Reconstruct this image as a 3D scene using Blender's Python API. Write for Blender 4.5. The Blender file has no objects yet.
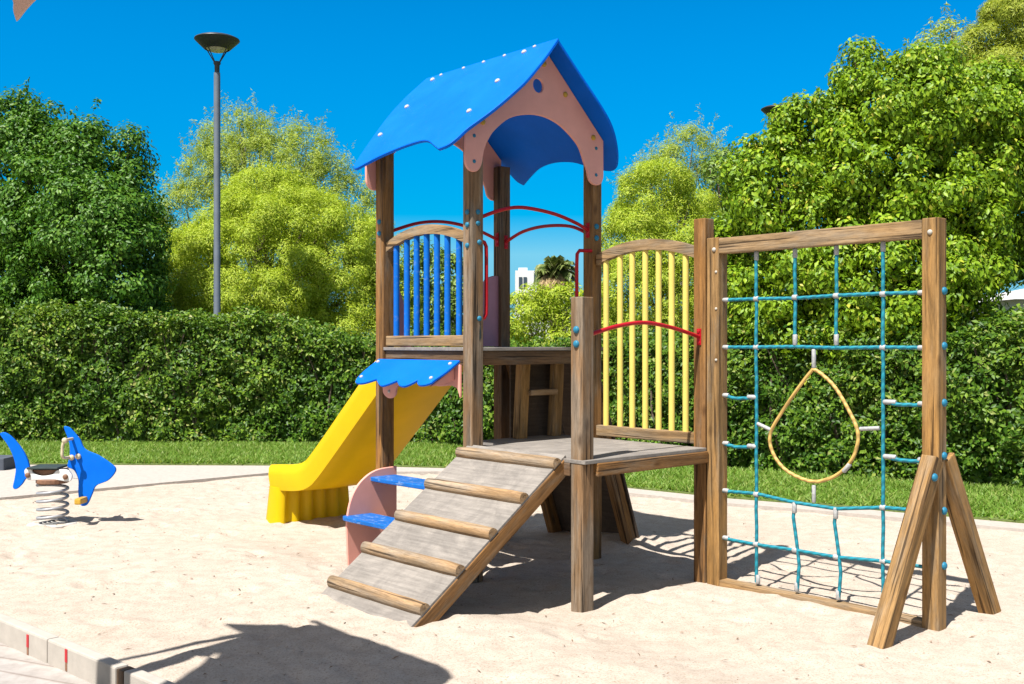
import bpy, bmesh, math, random
import numpy as np
from mathutils import Vector, Matrix, noise as mnoise

random.seed(7)
rng = np.random.default_rng(11)
scene = bpy.context.scene
COL = scene.collection

# ---------------------------------------------------------------- materials
K = .73     # sunlit albedo level that goes with the exposure below
def k3(c): return tuple(x * K for x in c)
def new_mat(name):
    m = bpy.data.materials.new(name)
    m.use_nodes = True
    nt = m.node_tree
    nt.nodes.clear()
    out = nt.nodes.new('ShaderNodeOutputMaterial')
    return m, nt, out

def N(nt, typ, **kw):
    n = nt.nodes.new(typ)
    for k, v in kw.items():
        if k.startswith('i_'):
            key = k[2:].replace('_', ' ')
            n.inputs[key].default_value = v
        else:
            setattr(n, k, v)
    return n

def L(nt, a, ao, b, bi):
    nt.links.new(a.outputs[ao], b.inputs[bi])

def ramp(nt, stops, interp='LINEAR'):
    r = nt.nodes.new('ShaderNodeValToRGB')
    r.color_ramp.interpolation = interp
    el = r.color_ramp.elements
    while len(el) < len(stops):
        el.new(0.5)
    for e, (p, c) in zip(el, stops):
        e.position = p
        e.color = (c[0], c[1], c[2], 1)
    return r

def mix(nt, a, b, fac, mode='MIX'):
    """a, b, fac: (node, out) or constants; returns node with output 'Result'"""
    m = nt.nodes.new('ShaderNodeMix')
    m.data_type = 'RGBA'
    m.blend_type = mode
    for sock, val in ((m.inputs[0], fac), (m.inputs[6], a), (m.inputs[7], b)):
        if isinstance(val, tuple) and hasattr(val[0], 'outputs'):
            nt.links.new(val[0].outputs[val[1]], sock)
        elif isinstance(val, (int, float)):
            sock.default_value = val
        else:
            sock.default_value = (val[0], val[1], val[2], 1)
    return m

def plastic(name, col, rough=0.42, wear=0.0, wear_col=(0.7, 0.75, 0.8), trans=0.0, var=0.10, spec=0.2):
    col = k3(col); wear_col = k3(wear_col)
    m, nt, out = new_mat(name)
    p = N(nt, 'ShaderNodeBsdfPrincipled')
    tc = N(nt, 'ShaderNodeTexCoord')
    n1 = N(nt, 'ShaderNodeTexNoise', i_Scale=3.5, i_Detail=5.0, i_Roughness=0.6)
    L(nt, tc, 'Object', n1, 'Vector')
    dark = tuple(c * (1 - var * 2.2) for c in col)
    lite = tuple(min(1, c * (1 + var * .6) + var * .03) for c in col)
    r = ramp(nt, [(0.3, dark), (0.7, lite)])
    L(nt, n1, 'Fac', r, 'Fac')
    # fine scuffs
    n3 = N(nt, 'ShaderNodeTexNoise', i_Scale=38.0, i_Detail=4.0, i_Roughness=0.7)
    L(nt, tc, 'Object', n3, 'Vector')
    rs = ramp(nt, [(0.60, (0, 0, 0)), (0.78, (0.16, 0.16, 0.16))])
    L(nt, n3, 'Fac', rs, 'Fac')
    c = mix(nt, (r, 'Color'), tuple(min(1, x * .75 + .14) for x in col), (rs, 'Color'))
    if wear > 0:
        mpw = N(nt, 'ShaderNodeMapping'); mpw.inputs['Scale'].default_value = (3.2, 1, 3)
        n2 = N(nt, 'ShaderNodeTexNoise', i_Scale=11.0, i_Detail=7.0, i_Roughness=0.75)
        L(nt, tc, 'Object', mpw, 'Vector')
        L(nt, mpw, 0, n2, 'Vector')
        rw = ramp(nt, [(0.585 - wear * .1, (0, 0, 0)), (0.64 - wear * .06, (wear, wear, wear))])
        L(nt, n2, 'Fac', rw, 'Fac')
        c = mix(nt, (c, 2), wear_col, (rw, 'Color'))
    L(nt, c, 2, p, 'Base Color')
    p.inputs['Roughness'].default_value = rough
    p.inputs['Specular IOR Level'].default_value = spec
    b = N(nt, 'ShaderNodeBump', i_Strength=0.12, i_Distance=0.004)
    L(nt, n1, 'Fac', b, 'Height')
    L(nt, b, 'Normal', p, 'Normal')
    if trans > 0:
        t = N(nt, 'ShaderNodeBsdfTranslucent')
        L(nt, c, 2, t, 'Color')
        ms = N(nt, 'ShaderNodeMixShader')
        ms.inputs[0].default_value = trans
        L(nt, p, 'BSDF', ms, 1)
        L(nt, t, 'BSDF', ms, 2)
        L(nt, ms, 'Shader', out, 'Surface')
    else:
        L(nt, p, 'BSDF', out, 'Surface')
    return m

def wood(name, base, grey, warm, greyness=0.5, grain=(26, 26, 1.6)):
    """grain runs along local Z of each timber"""
    base, grey, warm = k3(base), k3(grey), k3(warm)
    m, nt, out = new_mat(name)
    p = N(nt, 'ShaderNodeBsdfPrincipled')
    tc = N(nt, 'ShaderNodeTexCoord')
    oi = N(nt, 'ShaderNodeObjectInfo')
    add = N(nt, 'ShaderNodeVectorMath', operation='MULTIPLY_ADD')
    comb = N(nt, 'ShaderNodeCombineXYZ')
    for i in range(3):
        L(nt, oi, 'Random', comb, i)
    L(nt, comb, 0, add, 0)
    add.inputs[1].default_value = (17, 31, 23)
    L(nt, tc, 'Object', add, 2)
    mp = N(nt, 'ShaderNodeMapping')
    mp.inputs['Scale'].default_value = grain
    L(nt, add, 0, mp, 'Vector')
    g = N(nt, 'ShaderNodeTexNoise', i_Scale=1.0, i_Detail=6.0, i_Roughness=0.62, i_Distortion=0.8)
    L(nt, mp, 0, g, 'Vector')
    rg = ramp(nt, [(0.26, tuple(c * .38 for c in base)), (0.5, base), (0.74, tuple(min(1, c * 1.5) for c in base))])
    L(nt, g, 'Fac', rg, 'Fac')
    rgrey = ramp(nt, [(0.26, tuple(c * .42 for c in grey)), (0.74, tuple(min(1, c * 1.45) for c in grey))])
    L(nt, g, 'Fac', rgrey, 'Fac')
    rwarm = ramp(nt, [(0.26, tuple(c * .42 for c in warm)), (0.74, tuple(min(1, c * 1.4) for c in warm))])
    L(nt, g, 'Fac', rwarm, 'Fac')
    # silvered patches, more towards the weathered tops of the timbers
    w = N(nt, 'ShaderNodeTexNoise', i_Scale=2.6, i_Detail=5.0, i_Roughness=0.65)
    mp2 = N(nt, 'ShaderNodeMapping')
    mp2.inputs['Scale'].default_value = (5, 5, 0.9)
    L(nt, add, 0, mp2, 'Vector')
    L(nt, mp2, 0, w, 'Vector')
    rw = ramp(nt, [(0.62 - greyness * .3, (0, 0, 0)), (0.80 - greyness * .3, (1, 1, 1))])
    L(nt, w, 'Fac', rw, 'Fac')
    c1 = mix(nt, (rg, 'Color'), (rgrey, 'Color'), (rw, 'Color'))
    w2 = N(nt, 'ShaderNodeTexNoise', i_Scale=1.7, i_Detail=3.0)
    L(nt, mp2, 0, w2, 'Vector')
    rw2 = ramp(nt, [(0.48, (0, 0, 0)), (0.62, (.8, .8, .8))])
    L(nt, w2, 'Fac', rw2, 'Fac')
    c2 = mix(nt, (c1, 2), (rwarm, 'Color'), (rw2, 'Color'))
    # checks: thin dark cracks along the grain
    mp3 = N(nt, 'ShaderNodeMapping')
    mp3.inputs['Scale'].default_value = (48, 48, 1.3)
    L(nt, add, 0, mp3, 'Vector')
    cr = N(nt, 'ShaderNodeTexNoise', i_Scale=1.0, i_Detail=2.0, i_Distortion=0.3)
    L(nt, mp3, 0, cr, 'Vector')
    rc = ramp(nt, [(0.33, (0.16, 0.14, 0.12)), (0.40, (1, 1, 1))])
    L(nt, cr, 'Fac', rc, 'Fac')
    c3 = mix(nt, (c2, 2), (rc, 'Color'), 0.85, 'MULTIPLY')
    # fine fibre and weathering specks
    fb = N(nt, 'ShaderNodeTexNoise', i_Scale=1.0, i_Detail=4.0, i_Roughness=0.75)
    mpf = N(nt, 'ShaderNodeMapping'); mpf.inputs['Scale'].default_value = (150, 150, 14)
    L(nt, add, 0, mpf, 'Vector'); L(nt, mpf, 0, fb, 'Vector')
    rf = ramp(nt, [(0.30, (0.55, 0.52, 0.50)), (0.52, (1, 1, 1)), (0.75, (1.25, 1.25, 1.25))])
    L(nt, fb, 'Fac', rf, 'Fac')
    c3 = mix(nt, (c3, 2), (rf, 'Color'), 0.8, 'MULTIPLY')
    # knots
    vo = N(nt, 'ShaderNodeTexVoronoi', i_Scale=1.0)
    mp4 = N(nt, 'ShaderNodeMapping')
    mp4.inputs['Scale'].default_value = (7, 7, 3.2)
    L(nt, add, 0, mp4, 'Vector')
    L(nt, mp4, 0, vo, 'Vector')
    rk = ramp(nt, [(0.05, (0.35, 0.3, 0.26)), (0.17, (1, 1, 1))])
    L(nt, vo, 'Distance', rk, 'Fac')
    c4 = mix(nt, (c3, 2), (rk, 'Color'), 0.8, 'MULTIPLY')
    L(nt, c4, 2, p, 'Base Color')
    p.inputs['Roughness'].default_value = 0.78
    p.inputs['Specular IOR Level'].default_value = 0.25
    b = N(nt, 'ShaderNodeBump', i_Strength=0.35, i_Distance=0.006)
    L(nt, g, 'Fac', b, 'Height')
    b2 = N(nt, 'ShaderNodeBump', i_Strength=0.5, i_Distance=0.006)
    L(nt, rc, 'Color', b2, 'Height')
    L(nt, b, 'Normal', b2, 'Normal')
    L(nt, b2, 'Normal', p, 'Normal')
    L(nt, p, 'BSDF', out, 'Surface')
    return m

def ply(name, base, stain, scale=1.0):
    base, stain = k3(base), k3(stain)
    m, nt, out = new_mat(name)
    p = N(nt, 'ShaderNodeBsdfPrincipled')
    tc = N(nt, 'ShaderNodeTexCoord')
    mp = N(nt, 'ShaderNodeMapping')
    mp.inputs['Scale'].default_value = (3.5, 55, 55)
    L(nt, tc, 'Object', mp, 'Vector')
    g = N(nt, 'ShaderNodeTexNoise', i_Scale=1.0, i_Detail=5.0, i_Roughness=0.6)
    L(nt, mp, 0, g, 'Vector')
    s = N(nt, 'ShaderNodeTexNoise', i_Scale=4.5 * scale, i_Detail=7.0, i_Roughness=0.7, i_Distortion=0.6)
    L(nt, tc, 'Object', s, 'Vector')
    r1 = ramp(nt, [(0.25, tuple(c * .68 for c in base)), (0.75, tuple(min(1, c * 1.2) for c in base))])
    L(nt, g, 'Fac', r1, 'Fac')
    r2 = ramp(nt, [(0.40, (0, 0, 0)), (0.60, (.8, .8, .8))])
    L(nt, s, 'Fac', r2, 'Fac')
    r1s = mix(nt, (r1, 'Color'), stain, .0)
    c = mix(nt, (r1s, 2), (.68, .68, .69), (r2, 'Color'), 'MULTIPLY')
    sp = N(nt, 'ShaderNodeTexNoise', i_Scale=55.0, i_Detail=3.0)
    L(nt, tc, 'Object', sp, 'Vector')
    r3 = ramp(nt, [(0.26, (0.62, 0.6, 0.58)), (0.46, (1, 1, 1))])
    L(nt, sp, 'Fac', r3, 'Fac')
    c = mix(nt, (c, 2), (r3, 'Color'), 0.30, 'MULTIPLY')
    L(nt, c, 2, p, 'Base Color')
    p.inputs['Roughness'].default_value = 0.85
    p.inputs['Specular IOR Level'].default_value = 0.2
    b = N(nt, 'ShaderNodeBump', i_Strength=0.3, i_Distance=0.004)
    L(nt, sp, 'Fac', b, 'Height')
    L(nt, b, 'Normal', p, 'Normal')
    L(nt, p, 'BSDF', out, 'Surface')
    return m

def leafmat(name, stops, trans=0.3, rough=0.38, spec=0.5, clump=None):
    m, nt, out = new_mat(name)
    geo = N(nt, 'ShaderNodeNewGeometry')
    r = ramp(nt, stops)
    L(nt, geo, 'Random Per Island', r, 'Fac')
    src = (r, 'Color')
    if clump:
        tc = N(nt, 'ShaderNodeTexCoord')
        n = N(nt, 'ShaderNodeTexNoise', i_Scale=clump[0], i_Detail=3.0)
        L(nt, tc, 'Object', n, 'Vector')
        rc = ramp(nt, [(0.42, (0, 0, 0)), (0.62, (1, 1, 1))])
        L(nt, n, 'Fac', rc, 'Fac')
        mm = mix(nt, src, clump[1], (rc, 'Color'), 'MULTIPLY')
        src = (mm, 2)
    p = N(nt, 'ShaderNodeBsdfPrincipled')
    nt.links.new(src[0].outputs[src[1]], p.inputs['Base Color'])
    p.inputs['Roughness'].default_value = rough
    p.inputs['Specular IOR Level'].default_value = spec
    t = N(nt, 'ShaderNodeBsdfTranslucent')
    tint = mix(nt, src, (0.95, 1.0, 0.5), 1.0, 'MULTIPLY')
    L(nt, tint, 2, t, 'Color')
    ms = N(nt, 'ShaderNodeMixShader')
    ms.inputs[0].default_value = trans
    L(nt, p, 'BSDF', ms, 1)
    L(nt, t, 'BSDF', ms, 2)
    L(nt, ms, 'Shader', out, 'Surface')
    return m

def simple(name, col, rough=0.7, metal=0.0, nscale=12.0, var=0.25, bump=0.15, spec=0.4, dist=0.01):
    col = k3(col)
    m, nt, out = new_mat(name)
    p = N(nt, 'ShaderNodeBsdfPrincipled')
    tc = N(nt, 'ShaderNodeTexCoord')
    n = N(nt, 'ShaderNodeTexNoise', i_Scale=nscale, i_Detail=6.0, i_Roughness=0.65)
    L(nt, tc, 'Object', n, 'Vector')
    r = ramp(nt, [(0.3, tuple(c * (1 - var) for c in col)), (0.7, tuple(min(1, c * (1 + var * .6)) for c in col))])
    L(nt, n, 'Fac', r, 'Fac')
    L(nt, r, 'Color', p, 'Base Color')
    p.inputs['Roughness'].default_value = rough
    p.inputs['Metallic'].default_value = metal
    p.inputs['Specular IOR Level'].default_value = spec
    b = N(nt, 'ShaderNodeBump', i_Strength=bump, i_Distance=dist)
    L(nt, n, 'Fac', b, 'Height')
    L(nt, b, 'Normal', p, 'Normal')
    L(nt, p, 'BSDF', out, 'Surface')
    return m

def rope_mat(name, col, pitch=70.0):
    col = k3(col)
    m, nt, out = new_mat(name)
    p = N(nt, 'ShaderNodeBsdfPrincipled')
    tc = N(nt, 'ShaderNodeTexCoord')
    wv = N(nt, 'ShaderNodeTexWave', i_Scale=pitch / 6.28, i_Distortion=1.0)
    wv.bands_direction = 'DIAGONAL'
    L(nt, tc, 'Object', wv, 'Vector')
    r = ramp(nt, [(0.2, tuple(c * .66 for c in col)), (0.7, col)])
    L(nt, wv, 'Fac', r, 'Fac')
    L(nt, r, 'Color', p, 'Base Color')
    p.inputs['Roughness'].default_value = 0.6
    b = N(nt, 'ShaderNodeBump', i_Strength=0.6, i_Distance=0.004)
    L(nt, wv, 'Fac', b, 'Height')
    L(nt, b, 'Normal', p, 'Normal')
    L(nt, p, 'BSDF', out, 'Surface')
    return m

def sand_mat():
    m, nt, out = new_mat('sand')
    p = N(nt, 'ShaderNodeBsdfPrincipled')
    tc = N(nt, 'ShaderNodeTexCoord')
    big = N(nt, 'ShaderNodeTexNoise', i_Scale=0.9, i_Detail=6.0, i_Roughness=0.65)
    mid = N(nt, 'ShaderNodeTexNoise', i_Scale=9.0, i_Detail=6.0, i_Roughness=0.7)
    fine = N(nt, 'ShaderNodeTexNoise', i_Scale=95.0, i_Detail=4.0, i_Roughness=0.8)
    for n in (big, mid, fine):
        L(nt, tc, 'Object', n, 'Vector')
    r1 = ramp(nt, [(0.3, (0.385, 0.325, 0.268)), (0.7, (0.432, 0.374, 0.316))])
    L(nt, big, 'Fac', r1, 'Fac')
    r2 = ramp(nt, [(0.3, (0.76, 0.73, 0.70)), (0.58, (1.04, 1.03, 1.02))])
    L(nt, mid, 'Fac', r2, 'Fac')
    c = mix(nt, (r1, 'Color'), (r2, 'Color'), 0.7, 'MULTIPLY')
    r3 = ramp(nt, [(0.33, (0.42, 0.35, 0.28)), (0.47, (1, 1, 1)), (0.72, (1.12, 1.11, 1.09))])
    L(nt, fine, 'Fac', r3, 'Fac')
    c = mix(nt, (c, 2), (r3, 'Color'), 0.8, 'MULTIPLY')
    # reddish-brown specks of bark and grit
    vo = N(nt, 'ShaderNodeTexVoronoi', i_Scale=34.0, i_Randomness=1.0)
    L(nt, tc, 'Object', vo, 'Vector')
    r4 = ramp(nt, [(0.05, (1, 1, 1)), (0.10, (0, 0, 0))])
    L(nt, vo, 'Distance', r4, 'Fac')
    r5 = ramp(nt, [(0.44, (0, 0, 0)), (0.60, (.8, .8, .8))])
    n5 = N(nt, 'ShaderNodeTexNoise', i_Scale=3.1, i_Detail=4.0)
    L(nt, tc, 'Object', n5, 'Vector')
    L(nt, n5, 'Fac', r5, 'Fac')
    f = mix(nt, (r4, 'Color'), (r5, 'Color'), 1.0, 'MULTIPLY')
    c = mix(nt, (c, 2), (0.30, 0.19, 0.12), (f, 2))
    L(nt, c, 2, p, 'Base Color')
    p.inputs['Roughness'].default_value = 0.95
    p.inputs['Specular IOR Level'].default_value = 0.1
    b1 = N(nt, 'ShaderNodeBump', i_Strength=0.40, i_Distance=0.02)
    L(nt, mid, 'Fac', b1, 'Height')
    b2 = N(nt, 'ShaderNodeBump', i_Strength=0.5, i_Distance=0.006)
    L(nt, fine, 'Fac', b2, 'Height')
    L(nt, b1, 'Normal', b2, 'Normal')
    L(nt, b2, 'Normal', p, 'Normal')
    L(nt, p, 'BSDF', out, 'Surface')
    return m

def boards_mat():
    m, nt, out = new_mat('boardwalk_planks')
    p = N(nt, 'ShaderNodeBsdfPrincipled')
    tc = N(nt, 'ShaderNodeTexCoord')
    mp = N(nt, 'ShaderNodeMapping')
    mp.inputs['Rotation'].default_value = (0, 0, math.radians(-66))
    L(nt, tc, 'Object', mp, 'Vector')
    wv = N(nt, 'ShaderNodeTexWave', i_Scale=2.1, i_Distortion=0.4, i_Detail=1.0)
    wv.wave_profile = 'SAW'
    L(nt, mp, 0, wv, 'Vector')
    n = N(nt, 'ShaderNodeTexNoise', i_Scale=14.0, i_Detail=6.0, i_Roughness=.7)
    L(nt, tc, 'Object', n, 'Vector')
    r = ramp(nt, [(0.0, (0.18, 0.14, 0.12)), (0.10, (0.31, 0.28, 0.255)), (0.9, (0.355, 0.325, 0.30)), (1.0, (0.28, 0.24, 0.21))])
    L(nt, wv, 'Fac', r, 'Fac')
    r2 = ramp(nt, [(0.3, (0.75, 0.73, 0.72)), (0.6, (1, 1, 1))])
    L(nt, n, 'Fac', r2, 'Fac')
    c = mix(nt, (r, 'Color'), (r2, 'Color'), 1.0, 'MULTIPLY')
    L(nt, c, 2, p, 'Base Color')
    p.inputs['Roughness'].default_value = .85
    b = N(nt, 'ShaderNodeBump', i_Strength=0.4, i_Distance=0.01)
    L(nt, r, 'Color', b, 'Height')
    L(nt, b, 'Normal', p, 'Normal')
    L(nt, p, 'BSDF', out, 'Surface')
    return m

M = dict(
    post=wood('weathered_post', (0.25, 0.125, 0.043), (0.26, 0.185, 0.115), (0.34, 0.16, 0.042), 0.36),
    post_grey=wood('silvered_post', (0.235, 0.145, 0.075), (0.27, 0.205, 0.145), (0.30, 0.16, 0.065), .95),
    post_warm=wood('amber_post', (0.335, 0.195, 0.075), (0.31, 0.225, 0.14), (0.41, 0.215, 0.062), 0.30),
    beam=wood('frame_timber', (0.345, 0.225, 0.115), (0.33, 0.255, 0.175), (0.40, 0.235, 0.095), 0.55),
    dark=wood('dark_timber', (0.15, 0.09, 0.05), (0.18, 0.14, 0.105), (0.20, 0.105, 0.045), 0.4),
    log=wood('half_log', (0.38, 0.26, 0.15), (0.37, 0.29, 0.21), (0.42, 0.25, 0.115), 0.55),
    deck=ply('grey_ply', (0.335, 0.30, 0.265), (0.235, 0.212, 0.19)),
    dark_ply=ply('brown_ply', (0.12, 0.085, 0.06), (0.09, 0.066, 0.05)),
    blue=plastic('blue_plastic', (0.0015, 0.165, 0.86), 0.5, var=.06, spec=.07),
    blue_bar=plastic('blue_paint', (0.004, 0.165, 0.66), 0.45, wear=.1, var=.08, spec=.15),
    blue_worn=plastic('worn_blue_paint', (0.004, 0.15, 0.55), 0.45, wear=.38, wear_col=(0.55, 0.66, 0.74)),
    pink=plastic('pink_plastic', (0.96, 0.44, 0.35), 0.45, var=.06),
    pink_pale=plastic('pale_pink_plastic', (0.74, 0.46, 0.36), 0.45, var=.06),
    pink_shaded=plastic('shaded_pink_plastic', (0.56, 0.27, 0.33), 0.5, var=.08),  # pink plastic with the shade inside the tower mixed into its colour
    yellow_bar=plastic('pale_yellow_paint', (0.90, 0.70, 0.17), 0.45, var=.05),
    slide=plastic('yellow_slide_plastic', (1.0, 0.69, 0.006), 0.38, trans=0.30, var=.04),
    red=plastic('red_paint', (0.55, 0.012, 0.022), 0.32, var=.1),
    bolt_blue=plastic('bolt_blue', (0.03, 0.23, 0.38), 0.4),
    bolt_pale=plastic('bolt_pale', (0.62, 0.58, 0.50), 0.4),
    bolt_yellow=plastic('bolt_yellow', (0.62, 0.37, 0.05), 0.4),
    rope=rope_mat('turquoise_rope', (0.004, 0.27, 0.36)),
    ring=rope_mat('yellow_rope', (0.72, 0.46, 0.13)),
    clamp=simple('grey_clamp', (0.47, 0.475, 0.47), 0.5, nscale=60, var=.3),
    steel=simple('grey_steel', (0.42, 0.43, 0.45), 0.45, metal=.3, nscale=9, var=.2, bump=.05),
    lampdark=simple('dark_lamp_metal', (0.035, 0.04, 0.045), 0.45, nscale=9, var=.3, bump=.05),
    lamppole=simple('lamp_pole_paint', (0.15, 0.18, 0.22), 0.5, nscale=4, var=.2, bump=.05),
    diffuser=simple('lamp_diffuser', (0.62, 0.60, 0.48), 0.4, nscale=20, var=.25, bump=.05),
    white=simple('white_paint', (0.80, 0.80, 0.78), 0.5, nscale=30, var=.08, bump=.03),
    white_wall=simple('white_wall', (0.82, 0.82, 0.80), 0.8, nscale=2, var=.05, bump=.03),
    window=simple('window_glass', (0.05, 0.075, 0.10), 0.12, nscale=2, var=.2, bump=0.0),
    roofgrey=simple('pale_roof', (0.62, 0.60, 0.58), 0.8, nscale=20, var=.15),
    concrete=simple('pale_concrete', (0.56, 0.53, 0.485), 0.9, nscale=14, var=.15, bump=.3),
    kerbm=simple('kerb_concrete', (0.50, 0.45, 0.39), 0.9, nscale=10, var=.12, bump=.2),
    slate=simple('slate_grey', (0.085, 0.10, 0.13), 0.8, nscale=8, var=.25),
    path=simple('path_paving', (0.50, 0.445, 0.395), 0.95, nscale=24, var=.16, bump=.4),
    rust=simple('rusty_plate', (0.26, 0.13, 0.075), 0.7, nscale=20, var=.4),
    rubber=simple('dark_rubber', (0.03, 0.05, 0.05), 0.7, nscale=20, var=.3),
    cream=simple('cream_plastic', (0.66, 0.56, 0.38), 0.5, nscale=15, var=.1, bump=.03),
    bark=simple('bark', (0.17, 0.125, 0.09), 0.95, nscale=14, var=.5, bump=.8, dist=.03),
    palebark=simple('pale_bark', (0.32, 0.28, 0.23), 0.95, nscale=14, var=.4, bump=.6, dist=.02),
    earth=simple('earth', (0.10, 0.11, 0.045), 1.0, nscale=6, var=.4, bump=.4),
    lawn=simple('lawn_soil', (0.15, 0.20, 0.045), 1.0, nscale=30, var=.5, bump=.5),
    litter=simple('dry_litter', (0.26, 0.17, 0.11), 0.9, nscale=3, var=.5),
    leaf_left=leafmat('broad_leaf_dark', [(0, (0.035, 0.11, 0.008)), (.6, (0.075, 0.185, 0.014)), (1, (0.15, 0.27, 0.03))], .28, .45, .25),
    leaf_hedge=leafmat('hedge_leaf', [(0, (0.030, 0.085, 0.006)), (.5, (0.085, 0.165, 0.011)), (.92, (0.20, 0.30, 0.024)), (1, (0.38, 0.37, 0.12))], .28, .45, .25, clump=(.75, (.60, .74, .62))),
    leaf_right=leafmat('bright_broad_leaf', [(0, (0.09, 0.18, 0.008)), (.5, (0.18, 0.305, 0.012)), (.93, (0.29, 0.41, 0.02)), (1, (0.44, 0.40, 0.05))], .32, .45, .25),
    leaf_acacia=leafmat('feathery_yellow_leaf', [(0, (0.21, 0.32, 0.014)), (.5, (0.38, 0.48, 0.026)), (1, (0.52, 0.58, 0.07))], .38, .5, .3),
    leaf_thin=leafmat('feathery_grey_green_leaf', [(0, (0.22, 0.31, 0.03)), (.5, (0.34, 0.43, 0.05)), (1, (0.48, 0.53, 0.10))], .38, .5, .3),
    leaf_pine=leafmat('pine_needles', [(0, (0.20, 0.27, 0.02)), (.5, (0.31, 0.37, 0.03)), (1, (0.42, 0.44, 0.05))], .3, .5, .3),
    leaf_mid=leafmat('mid_green_leaf', [(0, (0.08, 0.16, 0.016)), (1, (0.17, 0.26, 0.03))], .25, .45, .4),
    palm=leafmat('palm_frond', [(0, (0.05, 0.09, 0.014)), (.6, (0.13, 0.17, 0.04)), (1, (0.26, 0.27, 0.10))], .15, .4, .4),
    palm_dead=leafmat('dry_palm_frond', [(0, (0.18, 0.12, 0.05)), (1, (0.42, 0.31, 0.16))], .15, .7, .2),
    grass=leafmat('grass_blade', [(0, (0.12, 0.235, 0.025)), (.6, (0.19, 0.32, 0.045)), (1, (0.33, 0.38, 0.11))], .4, .5, .3),
    twig=simple('twig', (0.15, 0.11, 0.08), .95, nscale=10, var=.4),
    sand=sand_mat(),
    boards=boards_mat(),
)

# ---------------------------------------------------------------- object helpers
def link(o, parent=None):
    COL.objects.link(o)
    if parent is not None:
        o.parent = parent
    return o

def thing(name, label, cat, loc=(0, 0, 0), rotz=0.0, group=None):
    o = bpy.data.objects.new(name, None)
    o.empty_display_size = 0.2
    o.location = loc
    o.rotation_euler = (0, 0, rotz)
    o['label'] = label
    o['category'] = cat
    if group:
        o['group'] = group
    return link(o)

def tag(o, label=None, cat=None, group=None, kind=None):
    if label: o['label'] = label
    if cat: o['category'] = cat
    if group: o['group'] = group
    if kind: o['kind'] = kind
    return o

def from_bm(name, bm, mat, parent=None, smooth=False):
    me = bpy.data.meshes.new(name)
    bmesh.ops.recalc_face_normals(bm, faces=bm.faces)
    bm.to_mesh(me)
    bm.free()
    me.materials.append(mat)
    if smooth:
        for p in me.polygons:
            p.use_smooth = True
    return link(bpy.data.objects.new(name, me), parent)

def fast_mesh(name, verts, faces, mat, parent=None, smooth=False):
    """verts (n,3), faces (m,k) numpy"""
    me = bpy.data.meshes.new(name)
    n, m, k = len(verts), len(faces), faces.shape[1]
    me.vertices.add(n)
    me.vertices.foreach_set('co', np.ascontiguousarray(verts, dtype=np.float32).ravel())
    me.loops.add(m * k)
    me.loops.foreach_set('vertex_index', np.ascontiguousarray(faces, dtype=np.int32).ravel())
    me.polygons.add(m)
    me.polygons.foreach_set('loop_start', np.arange(0, m * k, k, dtype=np.int32))
    me.polygons.foreach_set('loop_total', np.full(m, k, dtype=np.int32))
    if smooth:
        me.polygons.foreach_set('use_smooth', np.ones(m, dtype=bool))
    me.update(calc_edges=True)
    me.materials.append(mat)
    return link(bpy.data.objects.new(name, me), parent)

def bm_box(bm, c, size, mtx=None, bev=0.0):
    r = bmesh.ops.create_cube(bm, size=1.0)
    vs = r['verts']
    T = Matrix.Translation(c) @ Matrix.Diagonal((size[0], size[1], size[2], 1))
    if mtx is not None:
        T = mtx @ T
    bmesh.ops.transform(bm, matrix=T, verts=vs)
    if bev > 0:
        es = list({e for v in vs for e in v.link_edges})
        bmesh.ops.bevel(bm, geom=es, offset=bev, segments=2, affect='EDGES', profile=.6)

def box(name, c, size, mat, parent=None, bev=0.005):
    bm = bmesh.new()
    bm_box(bm, c, size, None, bev)
    return from_bm(name, bm, mat, parent)

def local_of(parent):
    """basis of a part relative to its thing (identity for Empties)"""
    if parent is None or parent.type == 'EMPTY':
        return Matrix.Identity(4)
    return parent.matrix_basis.copy()

def place(o, T, parent):
    o.matrix_basis = local_of(parent).inverted() @ T

def beam(name, a, b, w, d, mat, parent, up=(0, 0, 1), bev=0.006, sub=8, wob=0.0012):
    """timber from a to b; grain along its own local Z, w across, d along 'up'-ish side"""
    a = Vector(a); b = Vector(b)
    z = (b - a); ln = z.length; z.normalize()
    u = Vector(up)
    if abs(u.dot(z)) > .98:
        u = Vector((1, 0, 0))
    y = (u - z * u.dot(z)).normalized()
    x = y.cross(z).normalized()
    bm = bmesh.new()
    bm_box(bm, (0, 0, ln / 2), (w, d, ln), None, bev)
    R = Matrix((x, y, z)).transposed().to_4x4()
    T = Matrix.Translation(a) @ R
    o = from_bm(name, bm, mat, parent)
    place(o, T, parent)
    return o

def spline(pts, seg=6, closed=True, corners=()):
    """Catmull-Rom through pts; indices in corners stay sharp"""
    P = [Vector(p) for p in pts]
    n = len(P)
    out = []
    rngi = range(n) if closed else range(n - 1)
    for i in rngi:
        p1, p2 = P[i], P[(i + 1) % n]
        p0 = P[(i - 1) % n] if (closed or i > 0) else p1
        p3 = P[(i + 2) % n] if (closed or i + 2 < n) else p2
        if i in corners: p0 = p1 + (p1 - p2)
        if ((i + 1) % n) in corners: p3 = p2 + (p2 - p1)
        for k in range(seg):
            t = k / seg
            out.append(0.5 * ((2 * p1) + (p2 - p0) * t + (2 * p0 - 5 * p1 + 4 * p2 - p3) * t * t + (3 * p1 - p0 - 3 * p2 + p3) * t ** 3))
    if not closed:
        out.append(P[-1])
    return out

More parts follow.
